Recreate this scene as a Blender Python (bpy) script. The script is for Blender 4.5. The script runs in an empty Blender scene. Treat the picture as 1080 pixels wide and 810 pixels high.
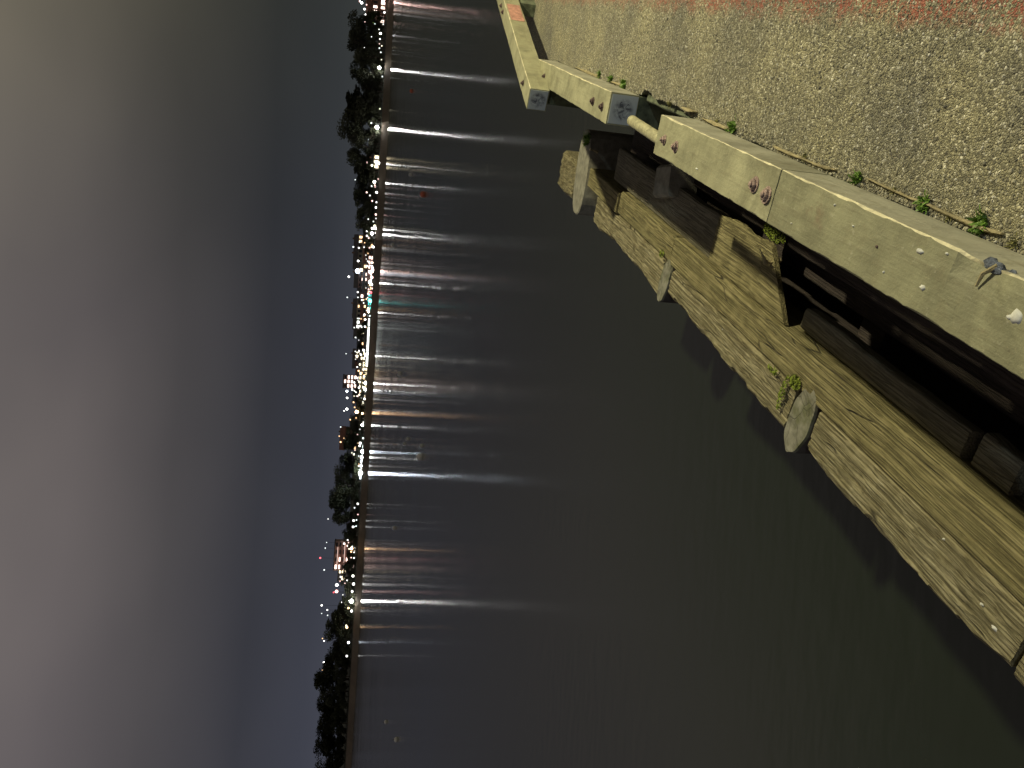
import bpy, bmesh, math, random
from math import sin, cos, radians, pi, atan2, sqrt
from mathutils import Vector, Matrix, noise
R = random.Random(7)
scn = bpy.context.scene
COL = scn.collection

# ---------------------------------------------------------------- camera
F = 800.0; PITCH = radians(11.0); ROLL = radians(3.2); CAMZ = 1.6
fw = Vector((0, cos(PITCH), -sin(PITCH))); r0 = Vector((1, 0, 0)); u0 = r0.cross(fw)
rt = cos(ROLL) * r0 + sin(ROLL) * u0; up = -sin(ROLL) * r0 + cos(ROLL) * u0
cam = bpy.data.cameras.new('camera'); co = bpy.data.objects.new('camera', cam); COL.objects.link(co)
m = Matrix((-up, rt, -fw)).transposed().to_4x4()      # the phone was held on its side
m.translation = (0, 0, CAMZ); co.matrix_world = m
cam.sensor_width = 36; cam.sensor_fit = 'HORIZONTAL'; cam.lens = F / 1080 * 36
cam.clip_start = 0.05; cam.clip_end = 6000
scn.camera = co
scn.render.resolution_x = 1024; scn.render.resolution_y = 768
scn.view_settings.view_transform = 'Standard'; scn.view_settings.look = 'None'
scn.view_settings.exposure = 0; scn.view_settings.gamma = 1
scn.cycles.max_bounces = 5; scn.cycles.diffuse_bounces = 2; scn.cycles.glossy_bounces = 2
scn.cycles.use_denoising = True; scn.cycles.caustics_reflective = False; scn.cycles.caustics_refractive = False
scn.cycles.sample_clamp_indirect = 3; scn.cycles.light_sampling_threshold = 0.0

# ---------------------------------------------------------------- sky: city-lit night cloud
w = bpy.data.worlds.new('World'); scn.world = w; w.use_nodes = True
nt = w.node_tree; nt.nodes.clear()
def N(t, nt, **k):
    n = nt.nodes.new(t)
    for a, b in k.items():
        if a[0] == '_': n.inputs[a[1:].replace('_', ' ')].default_value = b
        else: setattr(n, a, b)
    return n
def ramp(nt, src, stops, interp='LINEAR'):
    r = nt.nodes.new('ShaderNodeValToRGB'); r.color_ramp.interpolation = interp
    e = r.color_ramp.elements
    while len(e) < len(stops): e.new(0.5)
    for i, (p, c) in enumerate(stops):
        e[i].position = p; e[i].color = (*c, 1) if len(c) == 3 else c
    nt.links.new(src, r.inputs[0]); return r.outputs[0]
def mixc(nt, a, b, f, mode='MIX'):
    n = nt.nodes.new('ShaderNodeMix'); n.data_type = 'RGBA'; n.blend_type = mode; n.clamp_factor = True
    for s, v in ((6, a), (7, b), (0, f)):
        if isinstance(v, (int, float)): n.inputs[s].default_value = v
        elif isinstance(v, tuple): n.inputs[s].default_value = (*v, 1)
        else: nt.links.new(v, n.inputs[s])
    return n.outputs[2]
def mth(nt, op, a, b=None, c=None, clamp=False):
    n = nt.nodes.new('ShaderNodeMath'); n.operation = op; n.use_clamp = clamp
    for i, v in enumerate((a, b, c)):
        if v is None: continue
        if isinstance(v, (int, float)): n.inputs[i].default_value = v
        else: nt.links.new(v, n.inputs[i])
    return n.outputs[0]
tc = N('ShaderNodeTexCoord', nt)
sep = N('ShaderNodeSeparateXYZ', nt); nt.links.new(tc.outputs['Generated'], sep.inputs[0])
el = sep.outputs[2]
grad = ramp(nt, mth(nt, 'MULTIPLY', mth(nt, 'ABSOLUTE', el), 1.0), [(0.0, (.049, .053, .068)), (.05, (.039, .042, .054)), (.12, (.036, .037, .044)), (.22, (.068, .063, .064)), (.32, (.128, .112, .108)), (.40, (.155, .135, .126)), (.6, (.12, .105, .10)), (1, (.09, .08, .075))])
mp = N('ShaderNodeMapping', nt); mp.inputs['Scale'].default_value = (1.6, 1.6, 3.6); mp.inputs['Location'].default_value = (.3, .1, .55)
mp.inputs['Rotation'].default_value = (0.35, 0.5, 0)
nt.links.new(tc.outputs['Generated'], mp.inputs[0])
nz = N('ShaderNodeTexNoise', nt, _Scale=1.15, _Detail=3.0, _Roughness=.42); nt.links.new(mp.outputs[0], nz.inputs['Vector'])
cl = ramp(nt, nz.outputs[0], [(.32, (.80, .81, .84)), (.5, (1, 1, 1)), (.68, (1.22, 1.19, 1.16))])
sky = mixc(nt, grad, cl, 1.0, 'MULTIPLY')
# towards the right of the view the cloud takes a greenish glow from the town
side = ramp(nt, mth(nt, 'MULTIPLY_ADD', sep.outputs[0], .5, .5), [(.28, (1.14, 1.14, 1.20)), (.42, (1.08, 1.08, 1.10)), (.53, (1, 1, 1)), (.62, (.95, .97, .88)), (.72, (1.0, 1.02, .76))])
sky = mixc(nt, sky, side, 1.0, 'MULTIPLY')
ns = N('ShaderNodeTexSky', nt); ns.sky_type = 'NISHITA'; ns.sun_disc = False
ns.sun_elevation = radians(-6); ns.sun_rotation = radians(200)
bg1 = N('ShaderNodeBackground', nt, _Strength=1.0); nt.links.new(sky, bg1.inputs[0])
bg2 = N('ShaderNodeBackground', nt, _Strength=.05); nt.links.new(ns.outputs[0], bg2.inputs[0])
ad = N('ShaderNodeAddShader', nt); nt.links.new(bg1.outputs[0], ad.inputs[0]); nt.links.new(bg2.outputs[0], ad.inputs[1])
wo = N('ShaderNodeOutputWorld', nt); nt.links.new(ad.outputs[0], wo.inputs[0])

# ---------------------------------------------------------------- wharf frame: s along the edge, p out over the water
AL = atan2(.4472, .8944); D = Vector((sin(AL), cos(AL), 0)); L = Vector((-cos(AL), sin(AL), 0)); O = L * .351
WROT = pi / 2 - AL
def W(s, p, z=0.0): return O + D * s + L * p + Vector((0, 0, z))

# ---------------------------------------------------------------- object helpers
def tag(o, label=None, cat=None, group=None, kind=None):
    if label: o['label'] = label
    if cat: o['category'] = cat
    if group: o['group'] = group
    if kind: o['kind'] = kind
    return o
def obj(name, bm, mat, parent=None, loc=None, rz=0.0, smooth=False):
    me = bpy.data.meshes.new(name); bmesh.ops.recalc_face_normals(bm, faces=bm.faces); bm.to_mesh(me); bm.free()
    me.materials.append(mat)
    if smooth:
        for p in me.polygons: p.use_smooth = True
    o = bpy.data.objects.new(name, me); COL.objects.link(o)
    if parent: o.parent = parent
    if loc is not None: o.location = loc
    o.rotation_euler.z = rz
    return o
def empty(name, loc, rz=0.0):
    o = bpy.data.objects.new(name, None); COL.objects.link(o); o.location = loc; o.rotation_euler.z = rz
    o.empty_display_size = .2; return o
def copy_tree(o, parent=None):
    c = o.copy(); COL.objects.link(c)
    if parent: c.parent = parent
    for ch in list(o.children): copy_tree(ch, c)
    return c
def box(bm, x0, x1, y0, y1, z0, z1):
    v = [bm.verts.new((x, y, z)) for x in (x0, x1) for y in (y0, y1) for z in (z0, z1)]
    for f in ((0, 1, 3, 2), (4, 6, 7, 5), (0, 4, 5, 1), (2, 3, 7, 6), (0, 2, 6, 4), (1, 5, 7, 3)): bm.faces.new([v[i] for i in f])
def ring(bm, c, ax, r, n, squash=1.0, ph=0.0):
    ax = Vector(ax).normalized(); a = ax.orthogonal().normalized(); b = ax.cross(a)
    return [bm.verts.new(Vector(c) + a * r * cos(2 * pi * i / n + ph) + b * r * squash * sin(2 * pi * i / n + ph)) for i in range(n)]
def loft(bm, rs, cap=True):
    for a, b in zip(rs, rs[1:]):
        n = len(a)
        for i in range(n): bm.faces.new((a[i], a[(i + 1) % n], b[(i + 1) % n], b[i]))
    if cap: bm.faces.new(rs[0][::-1]); bm.faces.new(rs[-1])
def tube(bm, pts, rad, n=8):
    rs = []
    for i, p in enumerate(pts):
        a = Vector(pts[max(0, i - 1)]); b = Vector(pts[min(len(pts) - 1, i + 1)])
        rs.append(ring(bm, p, (b - a), rad[i] if isinstance(rad, (list, tuple)) else rad, n))
    # keep rings from twisting
    loft(bm, rs)
def nz1(x, seed, sc=1.0): return noise.noise(Vector((x * sc, seed * 7.3, seed * 3.1)))
def fb(x, seed, sc=1.0, oc=4):
    t = 0; a = 1
    for i in range(oc): t += a * nz1(x, seed + i * 11, sc); sc *= 2.2; a *= .5
    return t

# ---------------------------------------------------------------- materials
def mat(name):
    m = bpy.data.materials.new(name); m.use_nodes = True; nt = m.node_tree
    return m, nt, nt.nodes['Principled BSDF'], nt.links
def coords(nt, scale=(1, 1, 1), rnd=True):
    tc = nt.nodes.new('ShaderNodeTexCoord'); mp = nt.nodes.new('ShaderNodeMapping'); mp.inputs['Scale'].default_value = scale
    nt.links.new(tc.outputs['Object'], mp.inputs[0])
    if rnd:
        oi = nt.nodes.new('ShaderNodeObjectInfo'); s = mth(nt, 'MULTIPLY', oi.outputs['Random'], 37.0)
        cb = nt.nodes.new('ShaderNodeCombineXYZ')
        for i in range(3): nt.links.new(s, cb.inputs[i])
        nt.links.new(cb.outputs[0], mp.inputs['Location'])
    return mp.outputs[0]
def noi(nt, vec, scale, detail=4, rough=.55, dist=0.0):
    n = N('ShaderNodeTexNoise', nt, _Scale=scale, _Detail=float(detail), _Roughness=rough, _Distortion=dist); nt.links.new(vec, n.inputs['Vector']); return n.outputs[0]
def bump(nt, b, h, strength, dist, prev=None):
    n = N('ShaderNodeBump', nt, _Strength=strength, _Distance=dist); nt.links.new(h, n.inputs['Height'])
    if prev: nt.links.new(prev, n.inputs['Normal'])
    nt.links.new(n.outputs[0], b.inputs['Normal']); return n.outputs[0]
def plain(name, c, rough=.7, metal=0.0, var=.25, sc=3.0, bmp=0.0):
    m, nt, b, l = mat(name); v = coords(nt)
    n = noi(nt, v, sc, 5, .6)
    cc = ramp(nt, n, [(.3, tuple(x * (1 - var) for x in c)), (.7, tuple(min(1, x * (1 + var)) for x in c))])
    l.new(cc, b.inputs['Base Color']); b.inputs['Roughness'].default_value = rough; b.inputs['Metallic'].default_value = metal
    if bmp: bump(nt, b, noi(nt, v, sc * 6, 4), bmp, .01)
    return m
def emis(name, c, s):
    m, nt, b, l = mat(name); b.inputs['Base Color'].default_value = (*c, 1)
    b.inputs['Emission Color'].default_value = (*c, 1); b.inputs['Emission Strength'].default_value = s; return m

def wood(name, stops, grain=1.0, crack=.6, rough=.85, green=.25):
    """weathered timber, the grain runs along local x"""
    m, nt, b, l = mat(name)
    v = coords(nt)
    # knots bend the grain
    warp = N('ShaderNodeTexNoise', nt, _Scale=1.7, _Detail=2.0); l.new(v, warp.inputs['Vector'])
    mx = N('ShaderNodeVectorMath', nt, operation='MULTIPLY_ADD'); l.new(warp.outputs['Color'], mx.inputs[0]); mx.inputs[1].default_value = (.0, .035, .035); l.new(v, mx.inputs[2])
    g = N('ShaderNodeMapping', nt); g.inputs['Scale'].default_value = (1.7, 115, 115); l.new(mx.outputs[0], g.inputs[0])
    n1 = noi(nt, g.outputs[0], 1.0, 5, .6)
    g2 = N('ShaderNodeMapping', nt); g2.inputs['Scale'].default_value = (.9, 18, 18); l.new(mx.outputs[0], g2.inputs[0])
    n2 = noi(nt, g2.outputs[0], 1.0, 3, .5)
    g3 = N('ShaderNodeMapping', nt); g3.inputs['Scale'].default_value = (1.0, 14, 14); l.new(mx.outputs[0], g3.inputs[0])
    vo = N('ShaderNodeTexVoronoi', nt, feature='DISTANCE_TO_EDGE', _Scale=.8); l.new(g3.outputs[0], vo.inputs['Vector'])
    ck = ramp(nt, vo.outputs[0], [(0.0, (0, 0, 0)), (.018, (1, 1, 1))])
    ckm = ramp(nt, noi(nt, v, 3.5, 3), [(.5, (0, 0, 0)), (.6, (1, 1, 1))])
    mott = noi(nt, v, 9, 5, .65)
    base = ramp(nt, mth(nt, 'ADD', mth(nt, 'MULTIPLY', n1, .62), mth(nt, 'MULTIPLY', mott, .38)), stops)
    base = mixc(nt, base, (.07, .055, .025), mth(nt, 'MULTIPLY', ramp(nt, n1, [(.34, (1, 1, 1)), (.44, (0, 0, 0))]), .75))
    gm = ramp(nt, n2, [(.52, (0, 0, 0)), (.68, (1, 1, 1))])
    base = mixc(nt, base, (.085, .085, .025), mth(nt, 'MULTIPLY', gm, green))
    ckf = mth(nt, 'MULTIPLY', mth(nt, 'SUBTRACT', 1.0, ck), mth(nt, 'MULTIPLY', ckm, crack))
    base = mixc(nt, base, (.02, .015, .01), ckf)
    l.new(base, b.inputs['Base Color']); b.inputs['Roughness'].default_value = rough
    h = mth(nt, 'ADD', mth(nt, 'MULTIPLY', n1, 1.0), mth(nt, 'MULTIPLY', n2, .8))
    h = mth(nt, 'SUBTRACT', h, mth(nt, 'MULTIPLY', ckf, 1.6))
    h = mth(nt, 'ADD', h, mth(nt, 'MULTIPLY', ramp(nt, n1, [(.42, (0, 0, 0)), (.5, (1, 1, 1))]), .35))
    bump(nt, b, h, .9, .012 * grain)
    return m
M = {}
M['fender'] = wood('weathered_wood', [(.3, (.08, .068, .027)), (.46, (.215, .188, .08)), (.6, (.325, .285, .135)), (.76, (.47, .42, .24))], 1.0, .9)
M['rotten'] = wood('rotten_wood', [(.3, (.09, .076, .036)), (.47, (.235, .205, .105)), (.6, (.37, .33, .195)), (.76, (.60, .56, .42))], 1.35, .8, .9, .15)
M['plank'] = wood('shaded_plank_wood', [(.3, (.11, .10, .07)), (.5, (.20, .185, .13)), (.75, (.30, .28, .20))], .8, .4)  # plank tone darkened and greyed to hold the recess shade
M['waler'] = wood('brown_shaded_wood', [(.3, (.022, .016, .014)), (.55, (.045, .033, .028)), (.8, (.08, .06, .05))], 1.0, .5, .8, .05)  # brown wood with the recess shade darkened into its colour
def kerbmat(name, c, warm=.0):
    m, nt, b, l = mat(name); v = coords(nt)
    n1 = noi(nt, v, 5, 6, .62); n2 = noi(nt, v, 42, 5, .7); n3 = noi(nt, v, 17, 3, .5)
    base = ramp(nt, n1, [(.32, tuple(x * .70 for x in c)), (.5, c), (.68, tuple(x * 1.2 for x in c))])
    base = mixc(nt, base, (.23, .21, .12), mth(nt, 'MULTIPLY', ramp(nt, n3, [(.55, (0, 0, 0)), (.7, (1, 1, 1))]), .35))
    st1 = noi(nt, v, 2.6, 6, .72, .8)
    base = mixc(nt, base, (.13, .125, .07), mth(nt, 'MULTIPLY', ramp(nt, st1, [(.50, (0, 0, 0)), (.66, (1, 1, 1))]), .55))
    base = mixc(nt, base, (.20, .13, .08), mth(nt, 'MULTIPLY', ramp(nt, noi(nt, v, 6.5, 5, .7), [(.62, (0, 0, 0)), (.72, (1, 1, 1))]), .45))
    base = mixc(nt, base, (.60, .57, .44), mth(nt, 'MULTIPLY', ramp(nt, n2, [(.62, (0, 0, 0)), (.75, (1, 1, 1))]), .45))
    base = mixc(nt, base, (.10, .09, .06), mth(nt, 'MULTIPLY', ramp(nt, n2, [(.26, (1, 1, 1)), (.36, (0, 0, 0))]), .5))
    g = N('ShaderNodeMapping', nt); g.inputs['Scale'].default_value = (3, 45, 45); l.new(v, g.inputs[0])
    gr = noi(nt, g.outputs[0], 1.0, 4, .6)
    base = mixc(nt, base, (.17, .15, .09), mth(nt, 'MULTIPLY', ramp(nt, gr, [(.56, (0, 0, 0)), (.72, (1, 1, 1))]), .35))
    l.new(base, b.inputs['Base Color']); b.inputs['Roughness'].default_value = .62
    bump(nt, b, mth(nt, 'ADD', mth(nt, 'ADD', n2, mth(nt, 'MULTIPLY', n1, 2.0)), mth(nt, 'MULTIPLY', gr, .8)), .5, .006)
    return m
M['kerb'] = kerbmat('painted_kerb_timber', (.35, .34, .205))
M['kerb_grey'] = kerbmat('grey_kerb_timber', (.265, .26, .155))
M['arris'] = plain('worn_highlit_arris', (.62, .57, .36), .6, 0, .3, 35)  # worn edge, coloured paler to carry the lamp highlight
M['side'] = kerbmat('brightened_grey_side', (.37, .36, .27))  # grey side faces coloured paler to make up for weak lamplight
m, nt, b, l = mat('blue_grey_lit_end'); v = coords(nt)  # bluish end tone, lifted in place of more cool lamplight
n1 = noi(nt, v, 30, 6, .7, .6); n2 = noi(nt, v, 9, 3)
c_ = ramp(nt, n1, [(.40, (.10, .11, .13)), (.49, (.34, .38, .40)), (.6, (.58, .64, .64))])
# the dark stencil-like stain sits in the middle of the end face
tcn = nt.nodes.new('ShaderNodeTexCoord'); sx = nt.nodes.new('ShaderNodeVectorMath'); sx.operation = 'LENGTH'; l.new(tcn.outputs['Object'], sx.inputs[0])
msk = ramp(nt, sx.outputs['Value'], [(.045, (1, 1, 1)), (.068, (0, 0, 0))])
c_ = mixc(nt, (.56, .62, .62), c_, msk)
l.new(c_, b.inputs['Base Color']); b.inputs['Roughness'].default_value = .7; M['end'] = m
M['green_block'] = plain('mossy_block', (.13, .15, .09), .9, 0, .6, 14, .5)
M['rust'] = plain('rusty_bolt', (.36, .26, .22), .5, .15, .6, 60, .6)
M['rust_dark'] = plain('dark_rust', (.12, .08, .07), .6, .3, .5, 60, .5)
M['pipe'] = plain('galvanised_pipe', (.40, .375, .22), .5, .1, .4, 26, .35)
M['pile'] = plain('grey_pile_wood', (.27, .26, .20), .85, 0, .35, 12, .5)
m, nt, b, l = mat('cracked_pile_end'); v = coords(nt)
n1 = noi(nt, v, 14, 6, .7); n2 = noi(nt, v, 5, 3, .6)
c_ = ramp(nt, n1, [(.3, (.11, .105, .075)), (.5, (.22, .215, .16)), (.7, (.33, .32, .25))])
c_ = mixc(nt, c_, (.09, .10, .03), mth(nt, 'MULTIPLY', ramp(nt, n2, [(.5, (0, 0, 0)), (.62, (1, 1, 1))]), .7))
vc = N('ShaderNodeTexVoronoi', nt, feature='DISTANCE_TO_EDGE', _Scale=8.0); wp = N('ShaderNodeVectorMath', nt, operation='MULTIPLY_ADD')
wn = N('ShaderNodeTexNoise', nt, _Scale=9.0); l.new(v, wn.inputs['Vector']); l.new(wn.outputs['Color'], wp.inputs[0]); wp.inputs[1].default_value = (.12, .12, .12); l.new(v, wp.inputs[2]); l.new(wp.outputs[0], vc.inputs['Vector'])
ck = ramp(nt, vc.outputs[0], [(0, (1, 1, 1)), (.035, (0, 0, 0))])
c_ = mixc(nt, c_, (.025, .02, .015), mth(nt, 'MULTIPLY', ck, .35))
l.new(c_, b.inputs['Base Color']); b.inputs['Roughness'].default_value = .9
bump(nt, b, mth(nt, 'SUBTRACT', mth(nt, 'MULTIPLY', n1, 1.0), mth(nt, 'MULTIPLY', ck, .4)), .8, .008)
M['pile_end'] = m
M['pile_dark'] = plain('dark_pile_wood', (.07, .06, .05), .9, 0, .4, 9, .5)
M['wall'] = plain('shaded_wharf_wall', (.035, .028, .024), .9, 0, .5, 5, .6)  # near-black tone holds the shade under the pavement edge
M['white'] = plain('bird_dropping', (.62, .62, .56), .8, 0, .2, 80)
M['pinkpaint'] = plain('worn_pink_paint', (.52, .27, .20), .8, 0, .35, 26, .3)
M['splinter'] = plain('fresh_split_wood', (.33, .28, .15), .8, 0, .5, 18, .6)
M['weed'] = plain('weed_leaf', (.13, .24, .03), .6, 0, .5, 40)
M['dry'] = plain('dry_grass', (.20, .19, .06), .8, 0, .6, 60)
M['moss'] = plain('moss_green', (.20, .26, .03), .9, 0, .5, 50)
M['chip'] = None
# gravel / chip seal
m, nt, b, l = mat('chip_seal_gravel')
tc = nt.nodes.new('ShaderNodeTexCoord'); v = tc.outputs['Object']
wn = N('ShaderNodeTexNoise', nt, _Scale=60.0, _Detail=2.0); l.new(v, wn.inputs['Vector'])
wv = N('ShaderNodeVectorMath', nt, operation='MULTIPLY_ADD'); l.new(wn.outputs['Color'], wv.inputs[0]); wv.inputs[1].default_value = (.006, .006, .006); l.new(v, wv.inputs[2])
vo = N('ShaderNodeTexVoronoi', nt, _Scale=125.0); l.new(wv.outputs[0], vo.inputs['Vector'])
ve = N('ShaderNodeTexVoronoi', nt, feature='DISTANCE_TO_EDGE', _Scale=125.0); l.new(wv.outputs[0], ve.inputs['Vector'])
vb = N('ShaderNodeTexVoronoi', nt, _Scale=280.0); l.new(wv.outputs[0], vb.inputs['Vector'])
sc_ = N('ShaderNodeSeparateColor', nt); l.new(vo.outputs['Color'], sc_.inputs[0])
st = ramp(nt, sc_.outputs[0], [(0, (.15, .143, .11)), (.3, (.262, .248, .172)), (.6, (.345, .325, .222)), (.88, (.44, .42, .31)), (1, (.68, .66, .56))])
sc2 = N('ShaderNodeSeparateColor', nt); l.new(vb.outputs['Color'], sc2.inputs[0])
fine = ramp(nt, sc2.outputs[1], [(0, (.55, .55, .55)), (1, (1.35, 1.33, 1.28))])
st = mixc(nt, st, fine, .8, 'MULTIPLY')
gap = ramp(nt, ve.outputs[0], [(0.0, (.36, .33, .27)), (.14, (1, 1, 1))])
st = mixc(nt, st, gap, .6, 'MULTIPLY')
pt = ramp(nt, noi(nt, v, 2.2, 4, .6), [(.35, (.72, .73, .76)), (.65, (1.2, 1.18, 1.04))])
st = mixc(nt, st, pt, 1.0, 'MULTIPLY')
# old red line: paint survives on the stone tops
sp = N('ShaderNodeSeparateXYZ', nt); l.new(v, sp.inputs[0])
edge = mth(nt, 'ADD', sp.outputs[1], mth(nt, 'MULTIPLY', mth(nt, 'SUBTRACT', noi(nt, v, 7, 5, .7), .5), .22))
on = ramp(nt, mth(nt, 'MULTIPLY', edge, -1.0), [(.45, (0, 0, 0)), (.52, (1, 1, 1)), (.66, (1, 1, 1)), (.72, (0, 0, 0))])
worn = ramp(nt, mth(nt, 'ADD', mth(nt, 'MULTIPLY', sc_.outputs[1], .32), mth(nt, 'MULTIPLY', noi(nt, v, 11, 5, .7), .9)), [(.54, (0, 0, 0)), (.66, (1, 1, 1))])
rp = mixc(nt, (.30, .06, .04), (.44, .14, .09), sc2.outputs[0])
st = mixc(nt, st, rp, mth(nt, 'MULTIPLY', mth(nt, 'MULTIPLY', on, worn), .85))
l.new(st, b.inputs['Base Color']); b.inputs['Roughness'].default_value = .82
h = mth(nt, 'ADD', mth(nt, 'MULTIPLY', mth(nt, 'MINIMUM', ve.outputs[0], .35), 2.4), mth(nt, 'MULTIPLY', sc_.outputs[2], .7))
h = mth(nt, 'SUBTRACT', h, mth(nt, 'MULTIPLY', vb.outputs['Distance'], .5))
bump(nt, b, h, .8, .005)
M['gravel'] = m
def chipmat(name, stops):
    m, nt, b, l = mat(name); at = N('ShaderNodeAttribute', nt, attribute_name='tone')
    l.new(ramp(nt, at.outputs['Fac'], stops), b.inputs['Base Color']); b.inputs['Roughness'].default_value = .8; return m
M['chip'] = chipmat('loose_stone', [(0, (.12, .115, .09)), (.3, (.22, .205, .14)), (.65, (.31, .285, .185)), (.9, (.42, .39, .27)), (1, (.66, .64, .54))])
# water
m, nt, b, l = mat('harbour_water')
tc = nt.nodes.new('ShaderNodeTexCoord'); v = tc.outputs['Object']
b.inputs['Base Color'].default_value = (.022, .031, .018, 1); b.inputs['IOR'].default_value = 1.52
rr = ramp(nt, noi(nt, v, .035, 3, .6), [(.35, (.13, .13, .13)), (.65, (.165, .165, .165))])
l.new(rr, b.inputs['Roughness'])
wv = N('ShaderNodeMapping', nt); wv.inputs['Scale'].default_value = (1, 1.6, 1); l.new(v, wv.inputs[0])
hh = mth(nt, 'ADD', noi(nt, wv.outputs[0], .9, 3, .5), mth(nt, 'MULTIPLY', noi(nt, wv.outputs[0], .12, 2, .5), 3.0))
wr = N('ShaderNodeMapping', nt); wr.inputs['Scale'].default_value = (.55, 1.5, 1); wr.inputs['Rotation'].default_value = (0, 0, .12); l.new(v, wr.inputs[0])
b1_ = bump(nt, b, hh, .06, .05)
rip = N('ShaderNodeTexNoise', nt, _Scale=2.6, _Detail=2.0, _Roughness=.5); l.new(wr.outputs[0], rip.inputs['Vector'])
bump(nt, b, rip.outputs[0], .16, .05, b1_)
b.inputs['Anisotropic'].default_value = .8
tg_ = N('ShaderNodeCombineXYZ', nt); tg_.inputs[1].default_value = 1.0; l.new(tg_.outputs[0], b.inputs['Tangent'])
M['water'] = m
M['mud'] = plain('shore_stone', (.15, .12, .085), .9, 0, .25, .12)
M['land'] = plain('night_grass', (.05, .055, .03), .95, 0, .4, .05)

# ---------------------------------------------------------------- wharf street lamp and an added cool fill lamp (they stand outside the frame)
def wharf_lamp(s, p, h, power, col, label, rad=.14):
    t = empty('street_lamp', W(s, p, .05), WROT); tag(t, label, 'street lamp')
    bm = bmesh.new(); tube(bm, [(0, 0, 0), (0, 0, .25), (0, 0, .26), (0, 0, h + .25)], [.11, .11, .07, .045], 12); obj('pole', bm, M['rust_dark'], t)
    bm = bmesh.new(); tube(bm, [(0, 0, h + .2), (0, .35, h + .38), (0, .8, h + .34)], .03, 8); obj('arm', bm, M['rust_dark'], t)
    bm = bmesh.new(); box(bm, -.16, .16, .62, 1.2, h + .29, h + .38); obj('lamp_housing', bm, M['rust_dark'], t)
    ld = bpy.data.lights.new('lamp_light', 'POINT'); ld.energy = power; ld.color = col; ld.shadow_soft_size = rad
    lo = bpy.data.objects.new('lamp_light', ld); COL.objects.link(lo); lo.parent = t; lo.location = (0, .9, h + .1)
wharf_lamp(5.75, -5.7, 5.9, 3100, (1.0, .91, .60), 'tall dark street lamp with warm light beside the red line')
wharf_lamp(-8.5, -7.4, 5.5, 760, (.78, .92, 1.0), 'tall dark added fill lamp with cool light further back on the wharf')  # added to lift the beam ends, no such lamp is known

# ---------------------------------------------------------------- setting: water, pavement, far ground
bm = bmesh.new(); S = 3000
for a in ((-S, -200), (S, -200), (S, S), (-S, S)): bm.verts.new((a[0], a[1], 0))
bm.faces.new(bm.verts); tag(obj('water', bm, M['water'], loc=(0, 0, -3.1)), kind='structure')

def to_sp(x, y):
    P = Vector((x, y, 0)) - O; return P.dot(D), P.dot(L)
b3a = Vector((2.36, 5.93, 0)); b3d = Vector((.678, .735, 0)).normalized(); b3l = Vector((-b3d.y, b3d.x, 0))
sa = to_sp(*(b3a + b3l * .04)[:2]); sb = to_sp(*(b3a + b3d * 14)[:2])
bm = bmesh.new()
edge = []
PZ = .085
def edge_p(s):
    g_ = max(0, min(1, (s - 4.38) / .06)) * max(0, min(1, (4.62 - s) / .05))
    n_ = max(0, nz1(s, 9, 1.4) - .1) * .07
    return .006 - .010 * abs(fb(s, 5, 3.0)) - n_ - .030 * g_ - .02 * g_ * abs(fb(s, 15, 6.0))
s = -8.0
while s < 8.2:
    edge.append((s, edge_p(s) + (.1 if s > 7.1 else 0))); s += .03
poly = edge + [(8.5, .12), (10.05, -.33), (sb[0] + .2, sb[1] - .1), (sb[0] + 6, -12), (-8, -12)]
topv = [bm.verts.new((a, b_, 0)) for a, b_ in poly]; botv = [bm.verts.new((a, b_, -.25)) for a, b_ in poly]
bm.faces.new(topv)
for i in range(len(poly)): j = (i + 1) % len(poly); bm.faces.new((topv[i], botv[i], botv[j], topv[j]))
tag(obj('pavement', bm, M['gravel'], loc=W(0, 0, PZ), rz=WROT), kind='structure')

# wharf retaining wall under the pavement: vertical sheet boards
t = empty('retaining_wall', W(0, 0, -3.2), WROT); tag(t, 'dark shaded timber retaining wall under the pavement edge', 'wall')
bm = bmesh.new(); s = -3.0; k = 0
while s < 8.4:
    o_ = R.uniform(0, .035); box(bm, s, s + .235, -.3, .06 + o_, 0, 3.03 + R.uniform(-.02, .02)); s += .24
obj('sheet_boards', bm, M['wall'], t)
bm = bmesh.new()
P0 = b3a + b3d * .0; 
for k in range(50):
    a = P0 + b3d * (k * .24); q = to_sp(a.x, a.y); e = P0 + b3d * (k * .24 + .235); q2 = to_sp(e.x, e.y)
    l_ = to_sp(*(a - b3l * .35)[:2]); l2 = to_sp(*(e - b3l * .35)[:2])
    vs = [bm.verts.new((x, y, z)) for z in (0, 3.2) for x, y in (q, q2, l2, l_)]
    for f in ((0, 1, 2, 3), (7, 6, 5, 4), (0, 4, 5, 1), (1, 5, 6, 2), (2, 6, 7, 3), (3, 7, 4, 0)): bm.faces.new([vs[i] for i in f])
obj('sheet_boards', bm, M['wall'], t)

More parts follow.
